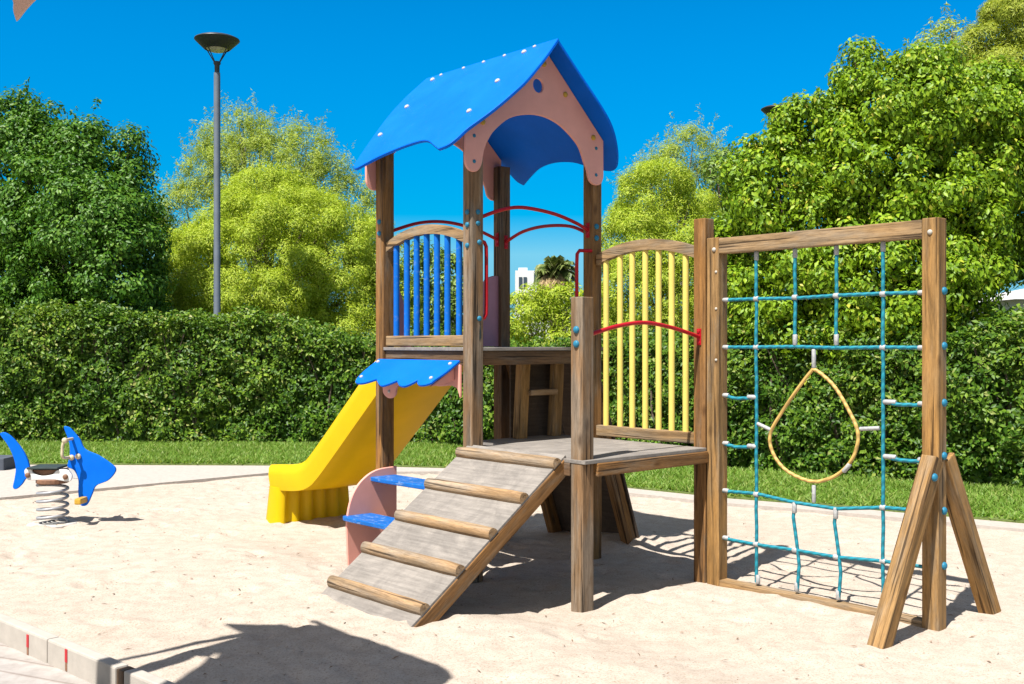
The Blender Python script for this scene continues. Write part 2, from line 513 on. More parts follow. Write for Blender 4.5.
def slab(name, pts, nrm, th, mat, parent=None, holes=(), bev=0.004):
    """flat outline pts (3D, planar) thickened by th along nrm, bevelled rim"""
    nrm = Vector(nrm).normalized()
    bm = bmesh.new()
    rings = [pts] + list(holes)
    es = []
    for ring in rings:
        vs = [bm.verts.new(p) for p in ring]
        for i in range(len(vs)):
            es.append(bm.edges.new((vs[i], vs[(i + 1) % len(vs)])))
    bmesh.ops.triangle_fill(bm, use_beauty=True, edges=es, normal=nrm)
    fs = list(bm.faces)
    r = bmesh.ops.extrude_face_region(bm, geom=fs)
    bmesh.ops.translate(bm, vec=nrm * th, verts=[g for g in r['geom'] if isinstance(g, bmesh.types.BMVert)])
    bmesh.ops.recalc_face_normals(bm, faces=bm.faces)
    if bev > 0:
        rim = [e for e in bm.edges if len(e.link_faces) == 2 and
               abs(abs(e.link_faces[0].normal.dot(nrm)) - abs(e.link_faces[1].normal.dot(nrm))) > .8]
        try:
            bmesh.ops.bevel(bm, geom=rim, offset=bev, segments=1, affect='EDGES')
        except Exception:
            pass
    return from_bm(name, bm, mat, parent)

def tube_bm(bm, path, r, sides=8, closed=False, cap=True):
    path = [Vector(p) for p in path]
    n = len(path)
    rad = r if hasattr(r, '__len__') else [r] * n
    rings = []
    prev = None
    for i, p in enumerate(path):
        if closed:
            t = path[(i + 1) % n] - path[(i - 1) % n]
        else:
            t = path[min(i + 1, n - 1)] - path[max(i - 1, 0)]
        t.normalize()
        if prev is None:
            a = Vector((0, 0, 1)) if abs(t.z) < .9 else Vector((1, 0, 0))
            x = t.cross(a).normalized()
        else:
            x = (prev - t * prev.dot(t))
            x.normalize()
        prev = x
        y = t.cross(x)
        rings.append([bm.verts.new(p + (x * math.cos(2 * math.pi * k / sides) + y * math.sin(2 * math.pi * k / sides)) * rad[i]) for k in range(sides)])
    m = n if closed else n - 1
    for i in range(m):
        a, b = rings[i], rings[(i + 1) % n]
        for k in range(sides):
            bm.faces.new((a[k], a[(k + 1) % sides], b[(k + 1) % sides], b[k]))
    if cap and not closed:
        for ring, fl in ((rings[0], True), (rings[-1], False)):
            vs = [bm.verts.new(v.co) for v in ring]     # own vertices keep the rim crisp
            bm.faces.new(vs[::-1] if fl else vs)

def tube(name, path, r, mat, parent=None, sides=10, closed=False):
    bm = bmesh.new()
    tube_bm(bm, path, r, sides, closed)
    o = from_bm(name, bm, mat, None, smooth=True)
    if parent is not None:
        o.parent = parent
        place(o, Matrix.Identity(4), parent)
    return o

def lathe_bm(bm, prof, sides=24, c=(0, 0, 0)):
    rings = []
    for r, z in prof:
        rings.append([bm.verts.new((c[0] + r * math.cos(2 * math.pi * k / sides), c[1] + r * math.sin(2 * math.pi * k / sides), c[2] + z)) for k in range(sides)])
    for a, b in zip(rings, rings[1:]):
        for k in range(sides):
            bm.faces.new((a[k], a[(k + 1) % sides], b[(k + 1) % sides], b[k]))
    return rings

_dome = {}
def bolt(pos, nrm, r, mat, parent, name='bolt_cap'):
    key = (mat.name, round(r, 4))
    if key not in _dome:
        bm = bmesh.new()
        lathe_bm(bm, [(r, -.002), (r, r * .25), (r * .92, r * .45), (r * .66, r * .68), (r * .3, r * .80), (0.0005, r * .82)], 12)
        o = from_bm(name, bm, mat, None, smooth=True)
        _dome[key] = o
    else:
        o = _dome[key].copy()
        COL.objects.link(o)
    o.parent = parent
    q = Vector(nrm).normalized().to_track_quat('Z', 'Y')
    place(o, Matrix.Translation(pos) @ q.to_matrix().to_4x4(), parent)
    return o

# ---------------------------------------------------------------- frame of the climbing tower
ANG = math.atan2(.673, .739)
ORG = Vector((-0.246, 6.637, 0))
VX = Vector((.739, .673, 0)); UY = Vector((-.673, .739, 0))
def T2W(q, p, z=0.0):
    return ORG + VX * q + UY * p + Vector((0, 0, z))
def W2T(x, y):
    dx, dy = x - ORG.x, y - ORG.y
    return dx * .739 + dy * .673, -dx * .673 + dy * .739

S = 0.092           # post section
W_, D_ = 1.114, 0.955   # bay: along q, along p
RZ, SL = 3.5, 0.9366    # ridge height, roof slope
QM = W_ / 2

def roof_shape(root, matr, bolts=True, shift=0.0):
    cosr = 1 / math.hypot(1, SL)
    nl = Vector((-SL, 0, 1)).normalized()
    nr = Vector((SL, 0, 1)).normalized()
    left = [(.557, -.20), (.40, -.255), (.186, -.300), (.063, -.278), (-.043, -.236), (-.115, -.185), (-.175, -.140), (-.240, -.128), (-.285, -.095), (-.302, -.024),
            (-.255, .083), (-.204, .201), (-.183, .304), (-.190, .431), (-.212, .56), (-.246, .686), (-.285, .775), (-.315, .840), (-.305, .890), (-.262, .935), (-.06, 1.058), (.19, 1.185), (.377, 1.225), (.557, 1.20)]
    corners = (0, 9, 23)
    if shift:
        left = left[:10] + [(-.255, .083), (-.19, .20), (-.08, .33), (.10, .49), (.32, .72), (.44, .86), (.557, 1.0)]
        shift, corners = 0.0001, (0, 9, 16)
    pl = spline([(q, p + shift, RZ - SL * (QM - q)) for q, p in left], 5, True, corners)
    a = slab('roof_panel', pl, nl, -.022, matr, root)
    right = [(.557, -.20), (.762, -.207), (.979, -.216), (1.106, -.194), (1.23, -.124), (1.318, -.045), (1.345, .01), (1.343, .08), (1.305, .20), (1.255, .33), (1.236, .496), (1.25, .66), (1.29, .80), (1.349, .965),
             (1.31, 1.01), (1.22, 1.04), (1.06, 1.13), (.90, 1.20), (.73, 1.215), (.557, 1.20)]
    if shift:
        right = right[:7] + [(1.343, .08), (1.33, .30), (1.322, .55), (1.322, .80), (1.328, .95), (1.338, 1.085), (1.310, 1.035), (1.285, .965), (1.23, .93), (1.10, .99), (.90, 1.10), (.557, 1.20)]
    pr = spline([(q, p, RZ - SL * (q - QM)) for q, p in right], 5, True, (0, 12 if shift else 13, len(right) - 1))
    b = slab('roof_panel', pr, nr, -.022, matr, root)
    if bolts:
        for q, p in ((.505, 1.06), (.242, 1.022), (-.017, .984), (.249, .047), (-.003, .034), (.507, .07)):
            bolt((q, p, RZ - SL * (QM - q)), nl, .019, M['bolt_pale'], a)
            bolt((2 * QM - q, p, RZ - SL * (QM - q)), nr, .019, M['bolt_pale'], b)
        for p in (.30, .52, .74, 1.0, .0):
            bolt((QM - .02, p, RZ - SL * .02), nl, .013, M['bolt_pale'], a)
    # ridge timber under the panels
    return a, b

def gable(root, p, dirn, mat, hole=True):
    zt = lambda q: RZ - SL * abs(QM - q) - .034
    h = [(-.121, zt(-.121)), (-.121, 2.66), (-.112, 2.61), (-.085, 2.583), (-.05, 2.575), (-.015, 2.587), (.015, 2.63), (.035, 2.72), (.07, 2.79), (.125, 2.86), (.251, 2.953), (.406, 3.0)]
    hr = [(1.137, zt(1.137)), (1.139, 2.70), (1.132, 2.65), (1.11, 2.617), (1.07, 2.605), (1.025, 2.612), (.992, 2.64), (.972, 2.70), (.940, 2.76), (.885, 2.86), (.76, 2.948), (.66, 2.99)]
    pts = [(QM, zt(QM))] + h + [(.54, 3.010)] + hr[::-1]
    n = len(pts)
    ol = spline([(q, p, z) for q, z in pts], 4, True, (0, 1, n - 1))
    hs = []
    if hole:
        hs = [[(QM - .05 + .047 * math.cos(t * math.pi / 8), p, 3.206 + .047 * math.sin(t * math.pi / 8)) for t in range(16)]]
    g = slab('gable_panel', ol, (0, 1, 0), .020 * dirn, mat, root, hs)
    return g

# ---------------------------------------------------------------- the climbing tower itself
tower = thing('play_tower', 'wooden climbing tower with pointed blue roof, yellow slide, log ramp and rope net', 'play tower', tuple(ORG), ANG)

def post(q, p, z1, mat, z0=-.12):
    return beam('post', (q, p, z0), (q, p, z1), S, S, mat, tower, up=(0, 1, 0))
PA = post(0, D_, 2.86, M['post']); PB = post(0, 0, 2.86, M['post_grey']); PC = post(W_ - .017, 0, 2.86, M['post']); PD = post(W_ - .017, D_, 2.86, M['dark'])
PE = post(0, -.955, 1.765, M['post_grey']); PF = post(W_, -.955, 2.295, M['post'])
PG = post(W_, -.955 - .103, 2.166, M['post_warm']); PR = post(W_, -2.465, 2.166, M['post_warm'])
h2 = S / 2
for z in (2.33, 2.26, 2.14, 1.66):
    bolt((-.0, -h2, z) if z > 2.2 else (.012, -h2, z), (0, -1, 0), .017, M['bolt_blue'], PB)
for z in (2.33, 2.25, 2.12):
    bolt((-h2, .0, z), (-1, 0, 0), .017, M['bolt_blue'], PB)
for z in (2.35, 2.27):
    bolt((-h2, D_, z), (-1, 0, 0), .018, M['bolt_blue'], PA)
for z in (2.32, 2.24):
    bolt((W_ - .027, -h2, z), (0, -1, 0), .02, M['bolt_blue'], PC)
for z in (1.58, 1.50):
    bolt((-h2, -.955, z), (-1, 0, 0), .021, M['bolt_blue'], PE)
for z in (1.78, 1.49, 1.19, .91, .62, .33):
    bolt((W_ + .012, -2.465 - h2, z), (0, -1, 0), .021, M['bolt_blue'], PR)
bolt((W_ - h2, -2.465, 2.09), (-1, 0, 0), .014, M['bolt_pale'], PR)
bolt((W_ - h2, -1.07, 2.09), (-1, 0, 0), .014, M['bolt_pale'], PG)
for z in (1.95, 1.72, 1.4):
    bolt((W_ - h2, -1.085, z), (-1, 0, 0), .009, M['bolt_pale'], PG)

slab('knot_hole', [(.016, -h2 - .0015, 1.64), (.026, -h2 - .0015, 1.66), (.027, -h2 - .0015, 1.70), (.022, -h2 - .0015, 1.74), (.024, -h2 - .0015, 1.80), (.019, -h2 - .0015, 1.75), (.014, -h2 - .0015, 1.70), (.012, -h2 - .0015, 1.66)], (0, 1, 0), .001, M['rubber'], PB, (), 0)

# roof
roof_shape(tower, M['blue'])
beam('ridge_beam', (QM, -.06, RZ - .075), (QM, 1.01, RZ - .075), .05, .06, M['dark'], tower)
g1 = gable(tower, -h2 - .003, -1, M['pink'])
for q, z in ((.555, 3.39), (.755, 3.22), (1.03, 2.965), (.02, 2.93)):
    bolt((q if q > .4 else q, -h2 - .023, z - .035), (0, -1, 0), .019, M['bolt_yellow'], g1)
for q, z in ((-.05, 2.80), (-.05, 2.64), (1.06, 2.86), (1.06, 2.675)):
    bolt((q, -h2 - .023, z), (0, -1, 0), .012, M['bolt_blue'], g1)
gable(tower, D_ + h2 + .003, 1, M['pink'])

# upper platform
up = box('upper_platform', (QM, D_ / 2, 1.4675), (W_ + S - .004, D_ + S - .004, .022), M['deck'], tower, .003)
for (a, b, w) in (((S / 2, -.012, 1.41), (W_ - S / 2, -.012, 1.41), .03), ((S / 2, D_ + .012, 1.41), (W_ - S / 2, D_ + .012, 1.41), .03)):
    beam('edge_beam', a, b, w, .09, M['dark'], up)
for (a, b) in (((-.012, S / 2, 1.41), (-.012, D_ - S / 2, 1.41)), ((W_ + .012, S / 2, 1.41), (W_ + .012, D_ - S / 2, 1.41))):
    beam('edge_beam', a, b, .03, .09, M['dark'], up)

# barred panels: arched head rail + bottom rail in one frame, each bar its own piece
def barred(fixed, p0, p1, zb0, zb1, zs, zc, zth, matf, matb, xs, r, off, nm):
    bm = bmesh.new()
    # arch
    n = 18
    c0 = min(p0, p1); c1 = max(p0, p1)
    half = (c1 - c0) / 2; mid = (c0 + c1) / 2
    arch = lambda p: zs + (zc - zs) * (1 - ((p - mid) / half) ** 2)
    ring = []
    t = .045
    for i in range(n + 1):
        p = c0 + (c1 - c0) * i / n
        zz = arch(p)
        ring.append([bm.verts.new((fixed - t / 2, p, zz - zth)), bm.verts.new((fixed + t / 2, p, zz - zth)), bm.verts.new((fixed + t / 2, p, zz)), bm.verts.new((fixed - t / 2, p, zz))])
    for a, b in zip(ring, ring[1:]):
        for k in range(4):
            bm.faces.new((a[k], a[(k + 1) % 4], b[(k + 1) % 4], b[k]))
    bm.faces.new(ring[0]); bm.faces.new(ring[-1][::-1])
    bmesh.ops.bevel(bm, geom=[e for e in bm.edges if len(e.link_faces) == 2 and e.calc_face_angle(0) > .8], offset=.005, segments=2, affect='EDGES')
    # rotate so that grain (local Z) runs along the rail
    R = Matrix.Rotation(math.radians(90), 4, 'X')
    bmesh.ops.transform(bm, matrix=R.inverted(), verts=bm.verts)
    o = from_bm(nm, bm, matf, tower)
    o.matrix_basis = R
    beam('bottom_rail', (fixed, c0, (zb0 + zb1) / 2), (fixed, c1, (zb0 + zb1) / 2), .05, zb1 - zb0, matf, o)
    for x in xs:
        zt = arch(x) - zth + .012
        tube('bar', [(fixed + off, x, zb1 - .01), (fixed + off, x, (zb1 + zt) / 2), (fixed + off, x, zt)], r, matb, o, 12)
    return o
barred(-.004, .905, .05, 1.487, 1.556, 2.202, 2.292, .062, M['beam'], M['blue_bar'], (.82, .70, .59, .48, .37, .26, .14), .0205, 0.006, 'barred_panel')
barred(W_ - .01, -.05, -.905, .862, .935, 2.122, 2.200, .072, M['beam'], M['yellow_bar'], (-.12, -.25, -.36, -.475, -.59, -.70, -.815), .0205, 0.004, 'barred_panel')
# pink panels either side of the slide opening, shade put into their colour
for q0, pts in ((0, [(.05, 1.48), (.05, 1.93), (.085, 1.935), (.115, 1.90), (.155, 1.80), (.185, 1.66), (.215, 1.55), (.22, 1.48)]),
                (1, [(1.07, 1.48), (1.07, 2.02), (1.0, 2.02), (.93, 2.0), (.895, 1.95), (.885, 1.80), (.885, 1.60), (.88, 1.48)])):
    slab('entry_panel', [(q, D_ - .012, z) for q, z in pts], (0, 1, 0), .02, M['pink_shaded'], tower)

# red rails and grab handles
def rail(path, r=.0125, brackets=()):
    o = tube('hand_rail', spline(path, 6, False), r, M['red'], tower, 10)
    for pos, nrm, up_ in brackets:
        n = Vector(nrm); u = Vector((0, 0, 1)); s = n.cross(u)
        bm = bmesh.new()
        bm_box(bm, (0, 0, .004), (.034, .105, .008), None, .003)
        for dy in (-.036, .036):
            lathe_bm(bm, [(.012, .008), (.011, .014), (.001, .016)], 8, (0, dy, 0))
        b = from_bm('bracket', bm, M['red'], o)
        place(b, Matrix.Translation(pos) @ Matrix((s, u, n)).transposed().to_4x4(), o)
    return o
e = h2; WC = W_ - .017
rail([(.046, 0, 2.30), (.23, 0, 2.365), (.42, 0, 2.40), (.70, 0, 2.385), (.92, 0, 2.34), (WC - e, 0, 2.295)], brackets=[((WC - e, 0, 2.295), (-1, 0, 0), 0), ((e, 0, 2.30), (1, 0, 0), 0)])
rail([(WC, D_ - e, 2.28), (WC, .72, 2.345), (WC, .48, 2.367), (WC, .22, 2.345), (WC, e, 2.28)], brackets=[((WC, D_ - e, 2.28), (0, -1, 0), 0), ((WC, e, 2.28), (0, 1, 0), 0)])
rail([(e, D_, 2.29), (.30, D_, 2.37), (.55, D_, 2.395), (.82, D_, 2.365), (WC - e, D_, 2.30)], brackets=[((WC - e, D_, 2.30), (-1, 0, 0), 0), ((e, D_, 2.29), (1, 0, 0), 0)])
rail([(e, -.955, 1.55), (.30, -.955, 1.605), (.54, -.955, 1.628), (.80, -.955, 1.60), (W_ - e, -.955, 1.545)], brackets=[((W_ - e, -.955, 1.545), (-1, 0, 0), 0), ((e, -.955, 1.55), (1, 0, 0), 0)])
tube('grab_handle', [(e - .004, -.03, 2.15), (.068, -.03, 2.145), (.083, -.03, 2.12), (.085, -.03, 2.05), (.085, -.03, 1.76), (.083, -.03, 1.69), (.068, -.03, 1.665), (e - .004, -.03, 1.66)], .0125, M['red'], tower)
tube('grab_handle', [(W_ - e + .004, -.03, 2.15), (.935, -.03, 2.145), (.912, -.03, 2.12), (.908, -.03, 2.05), (.908, -.03, 1.76), (.912, -.03, 1.69), (.935, -.03, 1.665), (W_ - e + .004, -.03, 1.66)], .0125, M['red'], tower)

# little blue canopy below the blue bars, on its pink arch
cz = lambda q: 1.380 + .60 * (q + .055)
cpts = [(-.050, .945), (-.20, .925), (-.287, .878), (-.312, .825), (-.304, .75), (-.262, .672),
        (-.289, .622), (-.322, .545), (-.318, .498), (-.268, .434), (-.308, .361), (-.320, .305), (-.304, .266), (-.256, .232),
        (-.295, .178), (-.300, .121), (-.276, .072), (-.237, .070), (-.165, .056), (-.088, .060), (-.050, .064)]
can = slab('canopy', spline([(q, p, cz(q)) for q, p in cpts], 4, True, (0, 5, 9, 13, 20)), (-.60, 0, 1), .018, M['blue'], tower)
for q, p in ((-.085, .90), (-.25, .86), (-.09, .105), (-.235, .115)):
    bolt((q - .011, p, cz(q) + .0155), (-.60, 0, 1), .013, M['bolt_pale'], can)
ap = [(.965, 1.35), (.965, 1.25), (.94, 1.235), (.905, 1.222), (.892, 1.20), (.884, 1.16), (.84, 1.133), (.79, 1.13), (.745, 1.155), (.73, 1.20), (.68, 1.235), (.55, 1.25), (.36, 1.247), (.289, 1.228), (.213, 1.230), (.154, 1.236), (.109, 1.228), (.08, 1.215), (.066, 1.19), (.052, 1.160), (.049, 1.19), (.049, 1.37)]
ca = slab('canopy_arch', spline([(-h2 - .003, p, z) for p, z in ap], 4, True, (0, 20, 21)), (-1, 0, 0), .018, M['pink'], tower)
bolt((-h2 - .021, .81, 1.175), (-1, 0, 0), .012, M['bolt_pale'], ca)
for pp in (.10, .90):   # canopy side brackets
    slab('canopy_bracket', [(-.07, pp, 1.35), (-.07, pp, 1.27), (-.16, pp, 1.245), (-.26, pp, 1.235)], (0, 1, 0), .018, M['pink'], tower)

# step panel and worn blue shelves beside the ramp
sp = [(.046, 0.0), (-.352, 0.0), (-.362, .15), (-.366, .30), (-.342, .43), (-.29, .53), (-.21, .60), (-.11, .64), (.046, .65)]
stp = slab('step_panel', spline([(q, .875, z - (.1 if z == 0 else 0)) for q, z in sp], 5, True, (0, 1, 8)), (0, 1, 0), .02, M['pink'], tower)
for z, q0, q1 in ((.565, -.18, .03), (.32, -.40, -.17)):
    pts = [(q1, .87), (q0 + .10, .885), (q0 + .03, .90), (q0, .86), (q0 - .005, .70), (q0, .45), (q0 + .005, .04), (q1, .04)]
    slab('step_shelf', spline([(q, p, z) for q, p in pts], 4, True, (0, 6, 7)), (0, 0, 1), .028, M['blue_worn'], tower)

# lower platform
lp = box('lower_platform', (.5, -.51, .838), (1.10, 1.03, .022), M['deck'], tower, .003)
for (a, b) in (((.048, -1.01, .79), (1.062, -1.01, .79)), ((-.03, -.905, .79), (-.03, -.05, .79)), ((1.03, -.905, .79), (1.03, -.05, .79)), ((.28, .29, .79), (1.06, .29, .79)), ((.0, -.5, .79), (1.0, -.5, .79))):
    beam('edge_beam', a, b, .045, .074, M['dark'] if a[1] > -1 else M['post'], lp)

# ramp
rn = Vector((-.715, 0, 1)).normalized()    # deck normal
r0 = Vector((-1.165, 0, .062)); r1 = Vector((-.035, 0, .868))
rd = (r1 - r0).normalized(); rn = Vector((-rd.z, 0, rd.x))
bm = bmesh.new()
rl = (r1 - r0).length
Rm = Matrix((Vector((0, -1, 0)), rn, rd)).transposed()  # local x=-p, y=normal, z=uphill
Tm = Matrix.Translation(r0) @ Rm.to_4x4()
bm_box(bm, (.425, -.009, rl / 2), (.86, .018, rl), None, .003)
ramp_o = from_bm('ramp', bm, M['deck'], tower)
place(ramp_o, Tm, tower)
for xx in (.018, .842):
    o = beam('side_rail', Tm @ Vector((xx, -.056, .02)), Tm @ Vector((xx, -.056, rl - .02)), .04, .085, M['post'], ramp_o, up=rn)
for i, s in enumerate((.155, .435, .715, 1.0, 1.30)):
    bm = bmesh.new()
    R_ = .046
    ring0 = []; nseg = 9
    L0, L1 = .004 + random.uniform(-.008, .008), .868 + random.uniform(-.012, .008)
    prof = [(R_ * math.cos(math.pi * k / (nseg - 1)), R_ * math.sin(math.pi * k / (nseg - 1)) * .98) for k in range(nseg)]
    cols = []
    for j in range(9):
        x = L0 + (L1 - L0) * j / 8
        rr = 1 + random.uniform(-.03, .03)
        if j in (0, 8): rr *= .93
        cols.append([bm.verts.new((b * rr * .55, a * rr * .9 + .0005, x)) for b, a in [(q[0] * 1.5, q[1] * 1.15) for q in prof]])
    for a, b in zip(cols, cols[1:]):
        for k in range(nseg - 1):
            bm.faces.new((a[k], a[k + 1], b[k + 1], b[k]))
        bm.faces.new((a[-1], a[0], b[0], b[-1]))
    bm.faces.new(cols[0]); bm.faces.new(cols[-1][::-1])
    c = from_bm('log_cleat', bm, M['log'], ramp_o, smooth=False)
    for p in c.data.polygons:
        p.use_smooth = len(p.vertices) == 4
    # local z of the log runs across the ramp (-p), y is the deck normal
    T = Matrix.Translation(r0 + rd * s) @ Matrix((rd * -1.0, rn, Vector((0, -1, 0)))).transposed().to_4x4()
    place(c, T, ramp_o)

# ladder recess between the platforms with its dark backing board
for q in (.625, .955):
    beam('ladder_stile', (q, .24, .85), (q, .20, 1.456), .085, .06, M['post_warm'], tower, up=(0, 1, 0))
beam('ladder_rung', (.66, .20, 1.165), (.92, .20, 1.165), .075, .04, M['log'], tower)
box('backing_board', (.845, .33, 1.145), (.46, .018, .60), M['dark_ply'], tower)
box('deck_extension', (.665, .165, .838), (.79, .318, .022), M['deck'], tower, .003)

# sloped climbing wall behind the tower
cw0 = Vector((1.70, .5, -.05)); cw1 = Vector((1.175, .5, 1.44))
cd = (cw1 - cw0).normalized(); cn = Vector((cd.z, 0, -cd.x))
Tc = Matrix.Translation(cw0) @ Matrix((Vector((0, 1, 0)), cn, cd)).transposed().to_4x4()
bm = bmesh.new()
cl = (cw1 - cw0).length
bm_box(bm, (-.19, 0, cl / 2), (.50, .02, cl), None, .003)
vs = [(.09, .01), (.47, .01), (.47, cl - .01), (.065, cl - .01)]
b0 = [bm.verts.new((x, .011, z)) for x, z in vs]; b1 = [bm.verts.new((x, -.009, z)) for x, z in vs]
bm.faces.new(b0); bm.faces.new(b1[::-1])
for k in range(4):
    bm.faces.new((b0[k], b1[k], b1[(k + 1) % 4], b0[(k + 1) % 4]))
cwall = from_bm('climbing_wall', bm, M['dark_ply'], tower)
place(cwall, Tc, tower)
for x in (-.39, .40):
    beam('wall_stile', Tc @ Vector((x, -.062, 0)), Tc @ Vector((x, -.062, cl)), .07, .095, M['post'], cwall, up=cn)
for x, z in ((-.25, .35), (.22, .5), (-.1, .75), (.2, .95), (-.2, 1.15)):
    bolt(tuple(Tc @ Vector((x, .012, z))), cn, .04, M['bolt_yellow'], cwall, 'climbing_hold')

# slide: chute with rolled rims, closed foot
def slide():
    q0, q1 = .215, .885
    cen = spline([(1.0, 0, 1.445), (1.03, 0, 1.432), (1.10, 0, 1.375), (1.70, 0, .86), (2.18, 0, .455), (2.36, 0, .345), (2.55, 0, .305), (2.78, 0, .285), (2.93, 0, .270)], 5, False)
    bm = bmesh.new()
    rings = []
    wallh = .20
    n = len(cen)
    for i, c in enumerate(cen):
        t = (cen[min(i + 1, n - 1)] - cen[max(i - 1, 0)]).normalized()
        nn = Vector((t.z, 0, -t.x))   # in (p,.,z): normal pointing up
        if nn.z < 0: nn = -nn
        h = wallh
        def pt(q, off):
            P = c + nn * off
            return bm.verts.new((q, P.x, P.z))
        th = .018
        prof = [(q0, -th), (q0 - .012, h * .55), (q0 - .004, h * .88), (q0 + .018, h), (q0 + .045, h * .94), (q0 + .052, h * .7), (q0 + .065, .03), (q0 + .11, 0.004),
                ((q0 + q1) / 2, 0), (q1 - .11, .004), (q1 - .065, .03), (q1 - .052, h * .7), (q1 - .045, h * .94), (q1 - .018, h), (q1 + .004, h * .88), (q1 + .012, h * .55), (q1, -th),
                (q1 - .10, -th - .006), ((q0 + q1) / 2, -th - .010), (q0 + .10, -th - .006)]
        rings.append([pt(q, o) for q, o in prof])
    m = len(rings[0])
    for a, b in zip(rings, rings[1:]):
        for k in range(m):
            bm.faces.new((a[k], a[(k + 1) % m], b[(k + 1) % m], b[k]))
    bm.faces.new(rings[0]); bm.faces.new(rings[-1][::-1])
    o = from_bm('slide', bm, M['slide'], tower, smooth=True)
    md = o.modifiers.new('crease', 'EDGE_SPLIT'); md.split_angle = math.radians(48)
    # foot box with ribbed walls
    bm = bmesh.new()
    def wavy(a, b, nrib, nrm, amp):
        a = Vector(a); b = Vector(b); out = []
        N_ = nrib * 8
        for i in range(N_ + 1):
            t = i / N_
            w = math.cos(2 * math.pi * t * nrib)
            w = math.copysign(abs(w) ** .45, w)
            out.append(a.lerp(b, t) + Vector(nrm) * amp * (w))
        return out
    path = wavy((q1 - .01, 2.76, 0), (q0 + .03, 2.76, 0), 5, (0, -1, 0), .016) + [Vector((q0 - .006, 2.775, 0)), Vector((q0 - .013, 2.80, 0)), Vector((q0 - .013, 2.90, 0)), Vector((q0 - .005, 2.935, 0))] + wavy((q0 + .02, 2.945, 0), (q1 - .01, 2.945, 0), 1, (0, 1, 0), .004) + [Vector((q1 + .01, 2.90, 0)), Vector((q1 + .006, 2.80, 0))]
    qc = (q0 + q1) / 2
    lo = [bm.verts.new((qc + (p.x - qc) * 1.07, p.y + (.035 if p.y > 2.85 else -.012), -.08)) for p in path]
    hi = [bm.verts.new((p.x, p.y, .290)) for p in path]
    k = len(path)
    for i in range(k):
        bm.faces.new((lo[i], lo[(i + 1) % k], hi[(i + 1) % k], hi[i]))
    bm.faces.new(hi)
    f = from_bm('slide_foot', bm, M['slide'], o, smooth=False)
    for p in f.data.polygons: p.use_smooth = len(p.vertices) == 4
    md = f.modifiers.new('crease', 'EDGE_SPLIT'); md.split_angle = math.radians(60)
    return o
slide()

# net frame
beam('top_beam', (W_ - .004, -1.058 - h2, 2.112), (W_ - .004, -2.465 + h2, 2.112), .085, .095, M['beam'], tower)
beam('bottom_beam', (W_, -1.058 - h2, -.005), (W_, -2.465 + h2, -.005), .085, .07, M['beam'], tower)
for a_, b_ in (((.553, -2.433, -.08), (1.052, -2.487, .90)), ((1.685, -2.535, -.08), (1.18, -2.482, .90))):
    br = beam('brace', a_, b_, .092, .088, M['post_warm'], tower, up=(0, 1, 0))
    if a_[0] < 1:
        bolt((.985, -2.482 - .045, .81), (0, -1, 0), .021, M['bolt_blue'], br)

def wig(a, b, sag=(0, 0, 0), n=8, j=.004):
    a = Vector(a); b = Vector(b); s = Vector(sag)
    out = []
    for i in range(n + 1):
        t = i / n
        out.append(a.lerp(b, t) + s * 4 * t * (1 - t) + Vector((random.uniform(-j, j), 0, random.uniform(-j, j) * .6)) * (1 if 0 < i < n else 0))
    return out
XS = [-1.35, -1.62, -1.89, -2.175]
ZS = [1.775, 1.48, 1.18, .88, .585, .29]
xl, xr = -1.058 - h2, -2.465 + h2
bm = bmesh.new()
def NP(p, z, q=W_): return (q, p, z)
RR = .0105
clamps = []
def rope(path, r=RR): tube_bm(bm, path, r, 8)
for z in (ZS[0], ZS[1]):
    rope([NP(xl, z)] + [NP(x, z + random.uniform(-.006, .006)) for x in XS] + [NP(xr, z)])
rope([NP(xl, ZS[4] - .005), NP(XS[0], .59), NP(XS[1], .565), NP(XS[2], .56), NP(XS[3], .60), NP(xr, .61)])
rope([NP(xl, .285), NP(XS[0], .28), NP(XS[1], .285), NP(XS[2], .285), NP(XS[3], .305), NP(xr, .31)])
for z in (ZS[2], ZS[3]):
    rope(wig(NP(xl, z), NP(XS[0], z), (0, 0, -.016)))
    rope(wig(NP(XS[3], z + .005), NP(xr, z), (0, 0, -.012)))
for x in (XS[0], XS[3]):
    rope(wig(NP(x, 2.07), NP(x, 1.2), n=10) + wig(NP(x, 1.15), NP(x, .05), n=10)[1:])
for x in (XS[1], XS[2]):
    rope(wig(NP(x, 2.07), NP(x, 1.48), n=8))
    rope([NP(x, .56), NP(x + .012, .48), NP(x - .004, .38), NP(x - .018, .285), NP(x - .028, .2), NP(x - .015, .05)])
net = from_bm('climbing_net', bm, M['rope'], tower, smooth=True)
def clamp(c, axis, ln, r=.0165):
    r *= .84; ln *= .92
    c = Vector(c); a = Vector(axis).normalized()
    o = tube('rope_clamp', [c - a * ln / 2, c - a * (ln / 2 - .004), c + a * (ln / 2 - .004), c + a * ln / 2], [r * .8, r, r, r * .8], M['clamp'], net, 9)
YV, ZV = (0, 1, 0), (0, 0, 1)
for z in ZS[:2]:
    for x in (XS[0], XS[3]): clamp(NP(x, z), YV, .035, .02)
for x in XS[1:3]: clamp(NP(x, ZS[0]), YV, .035, .02)
for x in XS[1:3]: clamp(NP(x, ZS[1] + .045), ZV, .07)
for x in XS: clamp(NP(x, 2.035), ZV, .06)
for x, z in ((XS[0], .585), (XS[3], .60), (XS[0], .282), (XS[1], .285), (XS[2], .285), (XS[3], .305)): clamp(NP(x, z), YV, .035, .02)
for x in XS[1:3]: clamp(NP(x + .004, .535), ZV, .07)
for x in XS: clamp(NP(x - .012, .07), ZV, .06)
for z in ZS: clamp(NP(xl - .022, z), YV, .045)
for z in ZS[:4]: clamp(NP(xr + .022, z), YV, .045)
